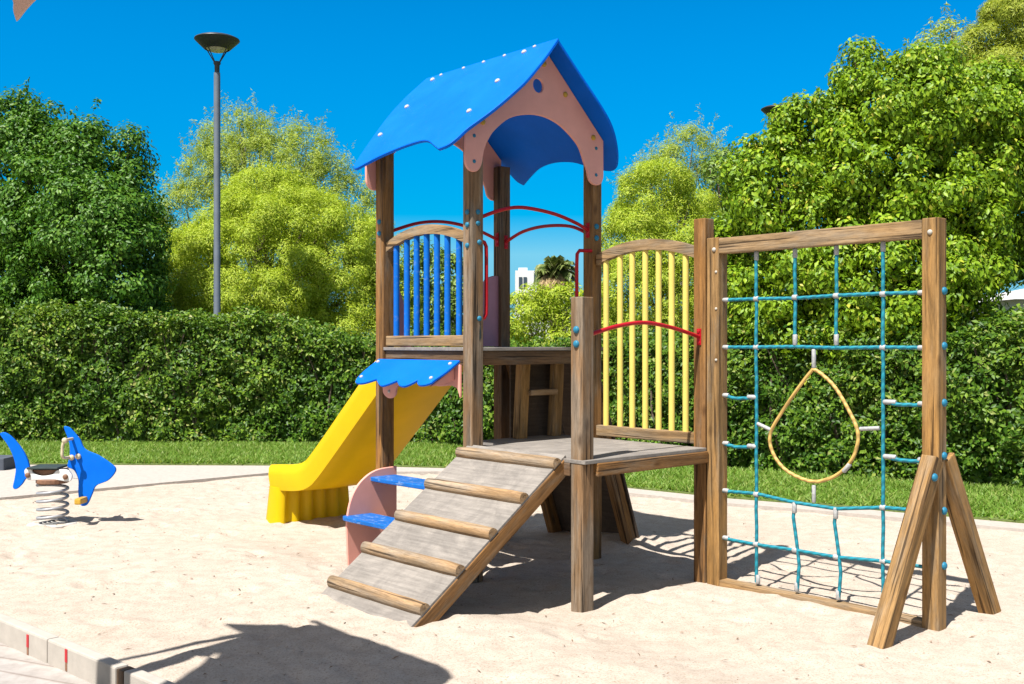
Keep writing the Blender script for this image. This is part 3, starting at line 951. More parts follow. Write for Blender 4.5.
for z in ZS[2:4]:
    clamp(NP(XS[0] + .03, z - .004), YV, .07); clamp(NP(XS[3] - .04, z + .002), YV, .08)
ringp = spline([NP(-1.74, 1.355), NP(-1.69, 1.30), NP(-1.61, 1.20), NP(-1.52, 1.08), NP(-1.455, .975), NP(-1.45, .89), NP(-1.50, .80), NP(-1.59, .735), NP(-1.74, .70), NP(-1.88, .745), NP(-1.975, .83), NP(-2.02, .93), NP(-2.02, 1.02), NP(-1.965, 1.13), NP(-1.88, 1.255), NP(-1.79, 1.33)], 4, True, (0,))
bm = bmesh.new(); tube_bm(bm, ringp, .0108, 8, True)
from_bm('ring_rope', bm, M['ring'], net, smooth=True)
clamp(NP(-1.745, 1.415), ZV, .12, .015); clamp(NP(-1.745, .63), ZV, .11, .014)
clamp(NP(-1.405, 1.0), (0, 1, .35), .11, .014); clamp(NP(-2.095, 1.03), (0, -1, .1), .13, .014); clamp(NP(-1.955, .80), (0, -.6, .7), .07, .016)

# ---------------------------------------------------------------- second play tower, just beyond the left edge of the picture
so = T2W(-4.368, -1.793) + Vector((.090, .02, -.012))
sec = thing('play_tower', 'second play tower with a pink pointed roof, only its tip showing at top left', 'play tower', (so.x, so.y, 0), ANG)
for q, p in ((.12, .0), (.12, D_), (.86, 0), (.86, D_)):
    beam('post', (q, p, -.05), (q, p, RZ - SL * abs(q - QM) - .05), S, S, M['post'], sec, up=(0, 1, 0))
roof_shape(sec, M['pink_pale'], False, -.24)
box('platform', (.45, D_ / 2 - .1, 1.45), (.70, D_ - .1, .04), M['deck'], sec)
gable(sec, D_ + h2 + .003, 1, M['pink'])
for p in (0,):
    beam('hand_rail', (.17, p, 2.1), (.88, p, 2.1), .04, .06, M['beam'], sec)
beam('ladder_stile', (.12, -.1, 1.43), (.12, -.7, 0), .06, .04, M['post'], sec); beam('ladder_stile', (.6, -.1, 1.43), (.6, -.7, 0), .06, .04, M['post'], sec)
for t in (.2, .4, .6, .8):
    beam('ladder_rung', (.15, -.7 + .6 * t, 1.43 * t), (.57, -.7 + .6 * t, 1.43 * t), .04, .04, M['log'], sec)

# ---------------------------------------------------------------- spring rider
sr = thing('spring_rider', 'blue ray-shaped spring rider on a steel coil spring in the sand', 'spring rider', (-3.78, 8.75, 0))
sx = 8.75 / 1050
def RZp(a, b):   # measured outline, metres from the spring's foot
    X = (a * .234 - 512) * sx + 3.78
    return X, 1.5 - (400 + b * .234 - 344) * sx
def rpanel(name, pts, y, th, mat, corners=(), seg=5):
    return slab(name, spline([(RZp(*p)[0], y, RZp(*p)[1]) for p in pts], seg, True, corners), (0, 1, 0), th, mat, sr, (), .004)
rpanel('tail_panel', [(3, 148), (15, 138), (35, 145), (62, 168), (97, 212), (120, 257), (131, 300), (134, 328), (112, 336), (97, 358), (72, 380), (57, 372), (64, 335), (69, 290), (57, 238), (32, 188)], -.012, .024, M['blue'], (7,))
rpanel('head_panel', [(275, 118), (288, 114), (305, 124), (342, 168), (365, 210), (422, 236), (480, 275), (496, 295), (488, 317), (460, 345), (412, 366), (396, 400), (376, 443), (358, 453), (343, 442), (336, 395), (336, 340), (318, 300), (292, 287), (292, 268), (300, 235), (297, 180)], -.012, .024, M['blue'], ())
for y in (-.10, .08):
    rpanel('side_plate', [(127, 300), (138, 285), (155, 288), (165, 305), (200, 318), (245, 312), (262, 296), (285, 290), (312, 295), (328, 315), (325, 335), (308, 342), (255, 335), (165, 336), (140, 333)], y, .02, M['white'])
X0, Z0 = RZp(140, 288); X1, _ = RZp(272, 288)
box('seat', ((X0 + X1) / 2, 0, Z0 + .005), (X1 - X0, .24, .018), M['rubber'], sr, .008)
box('seat_block', ((X0 + X1) / 2, 0, Z0 - .055), (X1 - X0 - .02, .15, .085), M['rust'], sr, .004)
for a, b in ((143, 315), (302, 322)):
    x, z = RZp(a, b); bolt((x, -.102, z), (0, -1, 0), .022, M['rust'], sr)
x0, z0 = RZp(310, 165); x1, z1 = RZp(297, 243)
for y in (-.13,):
    hb = tube('handle', spline([(x0 + .005, .10, z0), (x0, y, z0), (x0 - .012, y - .02, z0 - .02), (x1 + .004, y - .02, (z0 + z1) / 2), (x1 + .006, y - .01, z1 + .01), (x1 + .012, .0, z1)], 4, False), .012, M['cream'], sr)
for a, b in ((310, 166), (310, 245), (338, 240)):
    x, z = RZp(a, b); bolt((x, -.15 if b < 200 else -.02, z), (0, -1, 0), .024, M['cream'], sr)
x, z = RZp(362, 424)
fr = box('foot_rest', (x, -.07, z), (.055, .16, .05), M['bolt_yellow'], sr, .012)
x, z = RZp(225, 345)
cx0 = x
bm = bmesh.new(); lathe_bm(bm, [(.001, .022), (.125, .022), (.13, .016), (.13, -.01), (.12, -.018), (.001, -.018)], 24, (cx0, 0, z))
from_bm('spring_plate', bm, M['rust'], sr)
hel = []
zb, zt = .02, z - .03
turns = 4.6
for i in range(int(turns * 20) + 1):
    t = i / (turns * 20)
    r = .118
    a = 2 * math.pi * turns * t
    hel.append((cx0 + r * math.cos(a), r * math.sin(a), zb + (zt - zb) * t))
tube('spring', hel, .0125, M['steel'], sr, 8)
bm = bmesh.new(); lathe_bm(bm, [(.001, .012), (.19, .012), (.20, .004), (.20, -.05)], 24, (cx0, 0, 0))
from_bm('base_plate', bm, M['concrete'], sr)

# ---------------------------------------------------------------- street lamps
def lamp(label, x, y, ztop, zbase=0.0):
    t = thing('street_lamp', label, 'street lamp', (x, y, zbase), 0, 'street lamps')
    ztop -= zbase
    bm = bmesh.new()
    lathe_bm(bm, [(.075, 0), (.072, .9), (.055, .95), (.052, ztop - .65), (.050, ztop - .58)], 16)
    from_bm('pole', bm, M['lamppole'], t, smooth=True)
    bm = bmesh.new()
    lathe_bm(bm, [(.04, ztop - .60), (.042, ztop - .46), (.06, ztop - .43), (.055, ztop - .40), (.001, ztop - .39)], 16)
    from_bm('neck', bm, M['lampdark'], t, smooth=True)
    bm = bmesh.new()
    lathe_bm(bm, [(.001, ztop), (.30, ztop - .01), (.355, ztop - .035), (.36, ztop - .05), (.35, ztop - .06), (.205, ztop - .20), (.19, ztop - .205), (.19, ztop - .18), (.001, ztop - .17)], 32)
    sh = from_bm('lamp_shade', bm, M['lampdark'], t, smooth=True)
    md = sh.modifiers.new('crease', 'EDGE_SPLIT'); md.split_angle = math.radians(40)
    bm = bmesh.new()
    lathe_bm(bm, [(.001, ztop - .235), (.12, ztop - .23), (.178, ztop - .19), (.178, ztop - .185)], 24)
    from_bm('diffuser', bm, M['diffuser'], t, smooth=True)
    for k in range(4):
        a = math.pi / 4 + k * math.pi / 2 + .3
        tube('strut', [(.03 * math.cos(a), .03 * math.sin(a), ztop - .44), (.21 * math.cos(a), .21 * math.sin(a), ztop - .19)], .009, M['lampdark'], t, 6)
    return t
lamp('tall grey lamp post with dark cone head standing behind the left hedge', -4.775, 17.0, 6.47)
lamp('dark cone lamp head half hidden by the leafy tree on the right', 5.58, 22.0, 6.47)

# ---------------------------------------------------------------- foliage
def unit(n):
    v = rng.normal(size=(n, 3))
    return v / np.linalg.norm(v, axis=1)[:, None]

def leaf_mesh(name, pos, nrm, size, aspect, mat, parent, droop=.5, fold=.25):
    """rhombic leaves, slightly folded along the midrib: 4 verts, 2 tris -> one quad"""
    n = len(pos)
    nrm = nrm / np.linalg.norm(nrm, axis=1)[:, None]
    ax = unit(n)
    ax[:, 2] -= droop
    ax -= nrm * np.sum(ax * nrm, axis=1)[:, None]
    ax /= np.linalg.norm(ax, axis=1)[:, None] + 1e-9
    sd = np.cross(nrm, ax)
    s = (np.asarray(size) * rng.uniform(.65, 1.3, n))[:, None]
    w = s * aspect
    v = np.empty((n, 4, 3))
    v[:, 0] = pos
    v[:, 1] = pos + ax * s * .45 + sd * w * .5 + nrm * w * fold * .5
    v[:, 2] = pos + ax * s - nrm * s * .08
    v[:, 3] = pos + ax * s * .45 - sd * w * .5 + nrm * w * fold * .5
    f = np.arange(n * 4).reshape(n, 4)
    f = np.concatenate([f[:, [0, 1, 2]], f[:, [0, 2, 3]]], axis=0)
    return fast_mesh(name, v.reshape(-1, 3), f, mat, parent)

def crown_points(blobs, dens, clump_r=.34, sprigs=0, depth=.55, sprig_len=.45, keep_front=None, inner=.12, shell=(.6, 1.08), upb=.35):
    """leaf positions / normals on clumps spread over the ellipsoid lobes"""
    P, Nn = [], []
    bl = np.array(blobs)
    for b in blobs:
        c = np.array(b[:3]); rx, rz = b[3], b[4]; ry = b[5] if len(b) > 5 else rx
        R = np.array([rx, ry, rz])
        area = 4 * math.pi * ((rx * ry) ** 1.6 / 3 + 2 * ((rx * rz) ** 1.6) / 3) ** (1 / 1.6)
        nc = max(8, int(area / (clump_r ** 2) * .62))
        d = unit(nc)
        rad = rng.uniform(.74, 1.0, nc)
        cc = c + d * R * rad[:, None]
        # drop clumps buried in other lobes
        keep = np.ones(nc, bool)
        for o in blobs:
            if o is b: continue
            oR = np.array([o[3], o[5] if len(o) > 5 else o[3], o[4]])
            keep &= (np.linalg.norm((cc - np.array(o[:3])) / oR, axis=1) > .78)
        cc, d = cc[keep], d[keep]
        for k in range(len(cc)):
            r = clump_r * rng.uniform(.6, 1.25)
            n = int(dens * r * r * 4 * .8)
            if n < 3: continue
            dd = unit(n)
            dd = dd + d[k] * .75
            dd /= np.linalg.norm(dd, axis=1)[:, None]
            rr = r * rng.uniform(shell[0], shell[1], n)
            P.append(cc[k] + dd * rr[:, None] * np.array([1, 1, .85]))
            Nn.append(dd + np.array([0, 0, upb]) + unit(n) * .45)
        ni = int(area * dens * inner)
        di = unit(ni)
        P.append(c + di * R * rng.uniform(.35, .85, ni)[:, None]); Nn.append(di + unit(ni) * .8)
        for k in range(int(sprigs * area)):
            dv = unit(1)[0]; dv[2] = abs(dv[2]) * .8 + .1
            dv /= np.linalg.norm(dv)
            base = c + dv * R * .93
            ln = sprig_len * rng.uniform(.35, 1.0)
            dirv = dv * .6 + np.array([0, 0, .7]) + rng.normal(size=3) * .25
            dirv /= np.linalg.norm(dirv)
            n = int(26 * ln / .45)
            t = rng.uniform(0, 1, n) ** .8
            P.append(base + dirv * (t * ln)[:, None] + rng.normal(size=(n, 3)) * .05 * (1.15 - t)[:, None])
            Nn.append(unit(n) + np.array([0, 0, .5]))
    return np.concatenate(P), np.concatenate(Nn)

def trunk_mesh(name, base, blobs, r0, mat, parent, fork=.45):
    bm = bmesh.new()
    base = Vector(base)
    cen = sum((Vector(b[:3]) for b in blobs), Vector()) / len(blobs)
    f = base.lerp(Vector((cen.x * .6 + base.x * .4, cen.y, cen.z)), fork)
    tube_bm(bm, [base + Vector((0, 0, -.1)), base.lerp(f, .35) + Vector((.04, 0, 0)), base.lerp(f, .7) + Vector((-.03, 0, 0)), f], [r0 * 1.25, r0, r0 * .85, r0 * .75], 10)
    for b in blobs:
        e_ = Vector(b[:3])
        mid = f.lerp(e_, .5) + Vector((random.uniform(-.12, .12), random.uniform(-.12, .12), random.uniform(-.05, .15)))
        tip = e_ + Vector((random.uniform(-.2, .2) * b[3], 0, .55 * b[4]))
        tube_bm(bm, [f, f.lerp(mid, .5), mid, mid.lerp(e_, .6), e_, tip], [r0 * .6, r0 * .5, r0 * .42, r0 * .3, r0 * .22, r0 * .08], 7)
        for k in range(5):
            d = Vector(unit(1)[0]); d.z = abs(d.z) * .8
            e2 = e_ + Vector((d.x * b[3], d.y * b[3], d.z * b[4])) * .8
            tube_bm(bm, [mid.lerp(e_, .5), mid.lerp(e2, .6) + Vector((0, 0, .05)), e2], [r0 * .25, r0 * .16, r0 * .06], 5)
    return from_bm(name, bm, mat, parent, smooth=True)

def tree(name, label, base, blobs, dens, lsize, aspect, mat, barkm, r0, group=None, thin=False, **kw):
    t = thing(name, label, 'tree', base, 0, group)
    off = np.array(base)
    rel = [(b[0] - base[0], b[1] - base[1], b[2] - base[2]) + tuple(b[3:]) for b in blobs]
    droop = kw.pop('droop', .5)
    P, Nn = crown_points(rel, dens, **kw)
    leaf_mesh('crown', P, Nn, lsize, aspect, mat, t, droop)
    trunk_mesh('trunk', (0, 0, 0), rel, r0, barkm, t)
    return t, len(P)

LEFT = [(-6.88, 17.20, 3.12, 1.02, 1.18), (-7.53, 17.50, 3.48, 0.83, 1.17), (-6.43, 17.00, 2.70, 0.78, 0.81), (-7.24, 17.80, 4.28, 0.48, 0.86), (-6.50, 17.70, 3.95, 0.34, 0.80), (-8.48, 18.10, 4.15, 0.83, 1.29), (-8.67, 18.20, 4.95, 0.38, 0.78), (-7.96, 18.10, 4.85, 0.30, 0.72), (-6.28, 17.60, 3.24, 0.32, 0.9), (-8.88, 18.40, 2.53, 0.70, 0.88), (-6.47, 17.70, 4.68, 0.17, 0.32), (-7.26, 17.80, 4.90, 0.22, 0.42), (-9.39, 18.20, 4.00, 0.87, 1.56), (-6.6, 17.5, 2.0, .7, .7), (-7.8, 17.6, 1.9, .9, .8)]
ACF = [(-4.61, 20.00, 3.00, 1.43, 1.30), (-5.57, 19.70, 2.79, 0.90, 0.98), (-3.50, 20.20, 3.08, 0.96, 1.12), (-4.08, 20.20, 3.60, 1.06, 0.75), (-6.23, 20.30, 2.95, 0.50, 0.81), (-4.89, 19.60, 2.32, 1.31, 0.75), (-3.18, 20.00, 2.43, 0.76, 0.86), (-5.26, 20.30, 3.70, 0.77, 0.66), (-2.86, 20.40, 3.33, 0.39, 0.78), (-3.2, 19.9, 1.55, 1.0, .7), (-4.8, 19.7, 1.45, 1.4, .6), (-6.2, 20.2, 1.8, .7, .8), (-5.0, 21.2, 4.25, .75, .75), (-4.3, 21.2, 4.15, .7, .7)]
ACB = [(-5.74, 23.00, 5.09, 0.99, 0.99), (-4.97, 23.00, 5.15, 0.99, 0.85), (-6.13, 23.00, 5.65, 0.55, 0.80), (-4.53, 23.00, 5.43, 0.55, 0.75), (-6.62, 23.00, 4.76, 0.70, 0.85), (-7.05, 23.00, 4.11, 0.61, 0.88), (-4.10, 23.00, 4.87, 0.60, 0.80), (-5.52, 23.00, 5.80, 0.48, 0.55), (-3.55, 23.00, 4.33, 0.55, 0.66), (-5.96, 23.00, 6.15, 0.22, 0.39)]
MDR = [(2.72, 20.00, 4.15, 0.69, 0.75), (2.44, 20.00, 3.39, 0.76, 0.76), (3.20, 20.00, 3.67, 0.76, 0.95), (2.59, 19.70, 2.51, 1.05, 1.03), (3.45, 19.80, 2.61, 0.85, 1.13), (2.20, 20.20, 2.20, 0.55, 0.80), (1.95, 20.00, 1.70, 0.45, 0.60)]
MDB = [(3.90, 23.00, 5.42, 0.61, 0.79), (3.42, 23.00, 5.09, 0.53, 0.61), (4.12, 23.00, 4.87, 0.61, 0.88), (3.02, 23.00, 4.65, 0.55, 0.66)]
DKM = [(4.22, 21.50, 4.75, 0.45, 0.72), (4.36, 21.50, 3.73, 0.66, 1.02), (4.57, 21.50, 2.61, 0.61, 1.02)]
BIG = [(3.56, 12.60, 3.80, 0.44, 0.60), (3.19, 12.50, 3.21, 0.57, 0.71), (3.06, 12.70, 2.52, 0.53, 0.79), (3.49, 12.30, 2.48, 0.64, 0.82), (3.38, 12.70, 4.08, 0.16, 0.30), (2.86, 12.60, 3.41, 0.24, 0.48), (2.78, 12.80, 2.16, 0.32, 0.61), (3.72, 12.60, 4.15, 0.28, 0.33), (3.1, 12.7, 1.5, .6, .7), (4.0, 12.4, 1.4, .8, .7), (5.0, 12.3, 1.4, .8, .7),
       (4.58, 12.40, 4.10, 0.68, 0.76), (5.33, 12.50, 3.81, 0.71, 0.84), (4.16, 12.20, 3.29, 0.67, 0.87), (4.82, 12.25, 2.93, 0.81, 0.92), (5.86, 12.70, 3.42, 0.66, 0.98), (4.28, 11.95, 2.13, 0.81, 0.75), (3.35, 12.3, 1.95, .6, .6), (4.98, 11.85, 2.10, 0.45, 0.66), (4.27, 12.60, 4.66, 0.27, 0.34), (4.96, 12.60, 4.66, 0.40, 0.30), (5.83, 12.80, 4.42, 0.41, 0.42), (6.61, 12.90, 3.62, 0.61, 1.0), (4.12, 12.60, 4.80, 0.10, 0.18), (5.92, 12.8, 2.72, .42, .36), (6.5, 12.9, 2.7, .4, .36)]
PIN = [(9.30, 20.00, 6.91, 0.72, 0.80), (9.96, 20.00, 7.48, 0.86, 1.05), (9.01, 20.00, 6.24, 0.65, 0.76), (10.06, 20.00, 6.15, 0.86, 0.95), (9.58, 20.00, 7.85, 0.42, 0.53), (10.44, 20.00, 8.24, 0.76, 0.76), (9.6, 20.0, 5.2, .8, .9)]
PIN2 = [(8.84, 21.5, 7.0, 0.46, 0.66), (8.62, 21.5, 7.42, 0.27, 0.43), (8.75, 21.5, 6.3, .55, .8), (9.0, 21.5, 7.75, .25, .35)]
SHB = [(0.33, 19.00, 1.78, 0.58, 0.62), (0.96, 19.00, 1.83, 0.54, 0.60), (-0.22, 19.00, 1.68, 0.50, 0.68), (1.50, 19.00, 1.84, 0.45, 0.66), (0.60, 19.00, 2.14, 0.36, 0.26)]
SHL = [(-2.66, 22.00, 2.42, 0.40, 1.20), (-2.42, 22.00, 2.00, 0.36, 0.80), (-2.80, 22.00, 3.26, 0.40, 0.80)]
DST = [(-2.98, 36.00, 3.69, 0.70, 1.20), (-2.35, 36.00, 3.35, 0.78, 1.20), (-3.50, 36.00, 2.9, 0.55, 1.0), (-1.75, 36.00, 3.01, 0.60, 1.2)]

NL = 0
def T(*a, **k):
    global NL
    t, n = tree(*a, **k); NL += n; return t
T('broadleaf_tree', 'dark green dense broadleaf tree rising behind the hedge at far left', (-7.4, 17.6, 0), LEFT, 800, .075, .55, M['leaf_left'], M['bark'], .11, clump_r=.30, sprigs=2.6, sprig_len=.60, inner=.25, shell=(.3, 1.22), droop=.8)
T('feathery_tree', 'rounded bright yellow-green feathery tree behind the tall lamp post', (-4.5, 20.0, 0), ACF, 2000, .062, .24, M['leaf_acacia'], M['bark'], .11, clump_r=.27, sprigs=3.0, sprig_len=.50, droop=.6, inner=.16, shell=(.5, 1.15))
T('wispy_tree', 'thin wispy pale green tree top rising behind the rounded yellow-green tree', (-5.4, 23.0, 0), ACB, 1000, .075, .20, M['leaf_thin'], M['palebark'], .09, clump_r=.28, sprigs=7.0, sprig_len=.75, droop=.1, inner=.05, shell=(.2, 1.35))
T('feathery_tree', 'yellow-green feathery tree between the blue roof and the big leafy tree', (2.9, 20.0, 0), MDR, 2000, .062, .24, M['leaf_acacia'], M['bark'], .09, clump_r=.26, sprigs=3.0, sprig_len=.50, droop=.5, inner=.14, shell=(.5, 1.15))
T('wispy_tree', 'pale wispy tree top behind the feathery tree right of the blue roof', (3.6, 23.0, 0), MDB, 900, .075, .20, M['leaf_thin'], M['palebark'], .08, clump_r=.26, sprigs=7.0, sprig_len=.65, droop=.1, inner=.05, shell=(.2, 1.35))
T('broadleaf_tree', 'narrow dark green tree squeezed between feathery tree and big leafy tree', (4.4, 21.5, 0), DKM, 330, .10, .5, M['leaf_mid'], M['bark'], .08, clump_r=.3, sprigs=1.0)
T('broadleaf_tree', 'big bright green leafy tree right behind the rope climbing net', (4.65, 12.5, 0), BIG, 1250, .066, .58, M['leaf_right'], M['bark'], .07, clump_r=.21, sprigs=3.0, sprig_len=.30, inner=.35, droop=1.0, shell=(.25, 1.2), upb=.12)
T('pine_tree', 'yellow-green pine crown cut off by the top right corner', (11.3, 20.0, 0), PIN, 2200, .08, .18, M['leaf_pine'], M['bark'], .13, clump_r=.34, sprigs=1.5, sprig_len=.3, droop=-.3)
T('wispy_tree', 'sparse twiggy tree top left of the pine at upper right', (8.8, 21.5, 0), PIN2, 260, .10, .25, M['leaf_thin'], M['palebark'], .10, clump_r=.26, sprigs=5.0, sprig_len=.55, droop=.1, inner=.03)
T('shrub', 'yellow-green bushy shrub showing through the tower below the palm', (0.6, 19.0, 0), SHB, 1300, .07, .30, M['leaf_acacia'], M['bark'], .05, clump_r=.25, sprigs=1.6, sprig_len=.25, inner=.35)
T('shrub', 'tall yellow-green shrub behind the left edge of the blue bars', (-2.6, 22.0, 0), SHL, 800, .085, .26, M['leaf_acacia'], M['bark'], .05, clump_r=.27, sprigs=1.0, inner=.15)
T('broadleaf_tree', 'distant mid green tree seen through the blue bars', (-2.6, 36.0, 0), DST, 170, .15, .5, M['leaf_mid'], M['bark'], .12, clump_r=.4, sprigs=1.0)

# hedges
def hedge(label, line, hfun, thick, dens, lsize, mat, seedn, stems):
    t = thing('hedge', label, 'hedge', (line[0][0], line[0][1], 0), 0, 'clipped hedges')
    pts = np.array(line, float)
    seg = np.diff(pts, axis=0)
    ln = np.linalg.norm(seg, axis=1)
    cum = np.concatenate([[0], np.cumsum(ln)])
    total = cum[-1]
    def along(s):
        i = np.clip(np.searchsorted(cum, s, side='right') - 1, 0, len(seg) - 1)
        tt = (s - cum[i]) / ln[i]
        p = pts[i] + seg[i] * tt[:, None]
        d = seg[i] / ln[i][:, None]
        nrm = np.stack([d[:, 1], -d[:, 0]], axis=1)    # towards the playground (lower y)
        flip = np.sign(-nrm[:, 1]); flip[flip == 0] = 1
        return p, nrm * flip[:, None]
    def clumps(s, z):
        # lumpy face built of many rounded tufts
        out = np.zeros(len(s))
        for fr, am in ((1.1, .10), (2.7, .10), (5.6, .085)):
            ph = rng2.uniform(0, 6.28, 6)
            out += am * (np.sin(s * fr * 2.1 + ph[0] + 1.3 * np.sin(z * fr * 1.7 + ph[1])) * np.sin(z * fr * 2.6 + ph[2] + 1.1 * np.sin(s * fr * 1.3 + ph[3])))
        return out
    rng2 = np.random.default_rng(seedn)
    n = int(total * 2.1 * dens)
    s = rng.uniform(0, total, n)
    p, nr = along(s)
    H = np.array([hfun(x) for x in p[:, 0]]) + .025 * np.sin(s * 5.1) + .02 * np.sin(s * 12.7 + 1)
    top = rng.uniform(0, 1, n) < .30
    z = rng.uniform(0.0, 1.0, n) * (H - .08) + .06
    cl = clumps(s, z)
    inw = rng.exponential(.13, n) + (rng.random(n) < .28) * rng.uniform(.1, .7, n)
    # rounded shoulder
    sh = np.clip((z - (H - .35)) / .35, 0, 1)
    depth = np.clip(.18 - cl + inw + .22 * sh ** 2 + .05 * np.clip((.25 - z) / .25, 0, 1), 0, thick)
    # top layer
    dt = rng.uniform(0.15, thick, n)
    zt = H + clumps(s, dt + 7) * .9 - rng.exponential(.07, n) - .10 * np.clip((.35 - dt) / .2, 0, 1)
    depth = np.where(top, dt, depth)
    z = np.where(top, zt, z)
    pos = np.stack([p[:, 0] - nr[:, 0] * depth, p[:, 1] - nr[:, 1] * depth, z], axis=1)
    nn = np.stack([nr[:, 0], nr[:, 1], np.full(n, .55)], axis=1)
    nn[top] = np.array([0, -.25, 1.0])
    nn = nn + unit(n) * .75
    # shoots poking out of the top
    m = int(total * 18)
    ss = rng.uniform(0, total, m); pp, nr2 = along(ss)
    Hs = np.array([hfun(x) for x in pp[:, 0]])
    for _ in range(7):
        dd = rng.uniform(.1, .5, m)
        q = np.stack([pp[:, 0] - nr2[:, 0] * dd, pp[:, 1] - nr2[:, 1] * dd, Hs + rng.uniform(-.05, .10, m)], axis=1)
        pos = np.concatenate([pos, q]); nn = np.concatenate([nn, unit(m) + np.array([0, -.2, .4])])
    sizes = np.full(len(pos), lsize)
    # bigger old leaves deep inside close the hedge
    m = int(total * 2.1 * 900)
    s2 = rng.uniform(0, total, m); p2, n2 = along(s2)
    H2 = np.array([hfun(x) for x in p2[:, 0]]); d2 = rng.uniform(.38, .9, m)
    q = np.stack([p2[:, 0] - n2[:, 0] * d2, p2[:, 1] - n2[:, 1] * d2, rng.uniform(.02, .93, m) * H2], axis=1)
    pos = np.concatenate([pos, q]); nn = np.concatenate([nn, np.stack([n2[:, 0], n2[:, 1], np.full(m, .3)], axis=1) + unit(m) * .5])
    sizes = np.concatenate([sizes, np.full(m, .15)])
    org = np.array([line[0][0], line[0][1], 0])
    leaf_mesh('foliage', pos - org, nn, sizes, .55, mat, t, .35)
    bm = bmesh.new()
    k = int(total * stems)
    for i in range(k):
        s0 = np.array([(i + random.random()) / k * total])
        p0, n0 = along(s0)
        b = Vector((p0[0, 0] - n0[0, 0] * .45, p0[0, 1] - n0[0, 1] * .45, -.05)) - Vector(org)
        h = hfun(p0[0, 0])
        for _ in range(3):
            tube_bm(bm, [b, b + Vector((random.uniform(-.2, .2), random.uniform(-.15, .1), h * .45)), b + Vector((random.uniform(-.35, .35), random.uniform(-.25, .15), h * .9))], [.022, .016, .006], 5)
    from_bm('stems', bm, M['twig'], t, smooth=True)
    global NL
    NL += len(pos)
    return t
def lerp_pts(xs, ys):
    return lambda x: float(np.interp(x, xs, ys))
hedge('tall dark hedge at far left behind the blue spring rider', [(-10.5, 15.25), (-7.0, 15.2), (-5.4, 15.15)], lerp_pts([-11, -6.6, -6.0, -5.4], [2.02, 2.0, 2.0, 1.88]), 1.1, 3300, .068, M['leaf_hedge'], 5, 3)
hedge('long clipped hedge behind the yellow slide and under the lamp post', [(-5.35, 15.15), (-3.5, 15.15), (-1.5, 15.0), (0.0, 14.2), (1.0, 13.35)], lerp_pts([-5.4, -4.4, -3.5, -3.0, -2.4, 0, 1], [1.92, 1.86, 1.84, 1.74, 1.60, 1.50, 1.52]), 1.1, 3300, .068, M['leaf_hedge'], 9, 3)
hedge('lower hedge right of the tower running behind the rope net', [(1.05, 13.3), (1.75, 12.6), (2.7, 11.85), (4.7, 10.5), (5.6, 9.95), (8.2, 8.6)], lerp_pts([1, 2.0, 3.0, 4.4, 5.0, 5.6, 8], [1.60, 1.62, 1.68, 1.62, 1.78, 1.84, 1.9]), 1.2, 3800, .062, M['leaf_hedge'], 21, 3)
print('leaves', NL)

# palm far behind
pm = thing('palm_tree', 'shaggy palm with dry skirt of fronds in front of the white flats', 'palm tree', (1.66, 40, 0))
bm = bmesh.new(); tube_bm(bm, [(0, 0, -.1), (.03, 0, 1.5), (0, 0, 4.3)], [.30, .24, .26], 10); from_bm('trunk', bm, M['bark'], pm, True)
def fronds(name, n, elo, ehi, ln, mat, drp):
    V = []; F = []
    for k in range(n):
        az = rng.uniform(0, 6.283); el = rng.uniform(elo, ehi)
        l = ln * rng.uniform(.75, 1.1)
        prev = None
        d = np.array([math.cos(az) * math.cos(el), math.sin(az) * math.cos(el), math.sin(el)]); d = d + rng.normal(size=3) * .12; d /= np.linalg.norm(d)
        pos = np.array([0, 0, 4.15 + rng.uniform(-.12, .12)]) + d * .1
        side = np.array([-math.sin(az), math.cos(az), 0])
        for j in range(7):
            t = j / 6
            pos2 = pos + d * l / 6
            d = d + np.array([0, 0, -drp]); d /= np.linalg.norm(d)
            if j >= 1:
                for s_ in (-1, 1):
                    for m_ in range(2):
                        q = pos + (pos2 - pos) * (m_ * .5)
                        tip = q + side * s_ * .30 * (1 - abs(t - .55)) + d * .20 + np.array([0, 0, -.08 - .1 * t])
                        i0 = len(V)
                        V += [q, q + d * .13, tip]
                        F.append((i0, i0 + 1, i0 + 2))
            i0 = len(V)
            V += [pos - side * .025, pos + side * .025, pos2]
            F.append((i0, i0 + 1, i0 + 2))
            pos = pos2
    fast_mesh(name, np.array(V), np.array(F), mat, pm)
fronds('green_fronds', 75, .05, 1.4, .56, M['palm'], .15)
fronds('dry_fronds', 170, -1.25, .1, .62, M['palm_dead'], .20)

# ---------------------------------------------------------------- far buildings
bd = thing('apartment_building', 'white modern flats far off between the tower posts, left of the palm', 'building', (1.1, 80, 0))
bm = bmesh.new()
bm_box(bm, (.1, 3, 3.55), (1.9, 6, 7.1), None, 0); bm_box(bm, (2.25, 3, 3.70), (2.4, 6, 7.4), None, 0); bm_box(bm, (-.25, 2.9, 7.2), (.7, 2, .5), None, 0)
from_bm('wall', bm, M['white_wall'], bd)
for x, z in ((-.45, 6.2), (-.1, 6.2), (.7, 6.5), (-.45, 5.0), (-.1, 5.0), (.7, 5.0), (1.6, 6.55), (2.4, 6.55), (1.6, 5.2), (2.4, 5.2)):
    w = box('window', (x, -.02, z), (.26 if x < 1 else .5, .08, .8), M['window'], bd, 0)
for z in (5.85, 4.55):
    box('balcony', (2.1, -.35, z), (1.7, .7, .5), M['white_wall'], bd, 0)
ho = thing('garden_house', 'white bungalow with pale roof glimpsed at the right edge above the hedge', 'house', (14.5, 25, 0))
box('wall', (0, 2, 1.3), (4.6, 4, 2.6), M['white_wall'], ho, 0)
bm = bmesh.new()
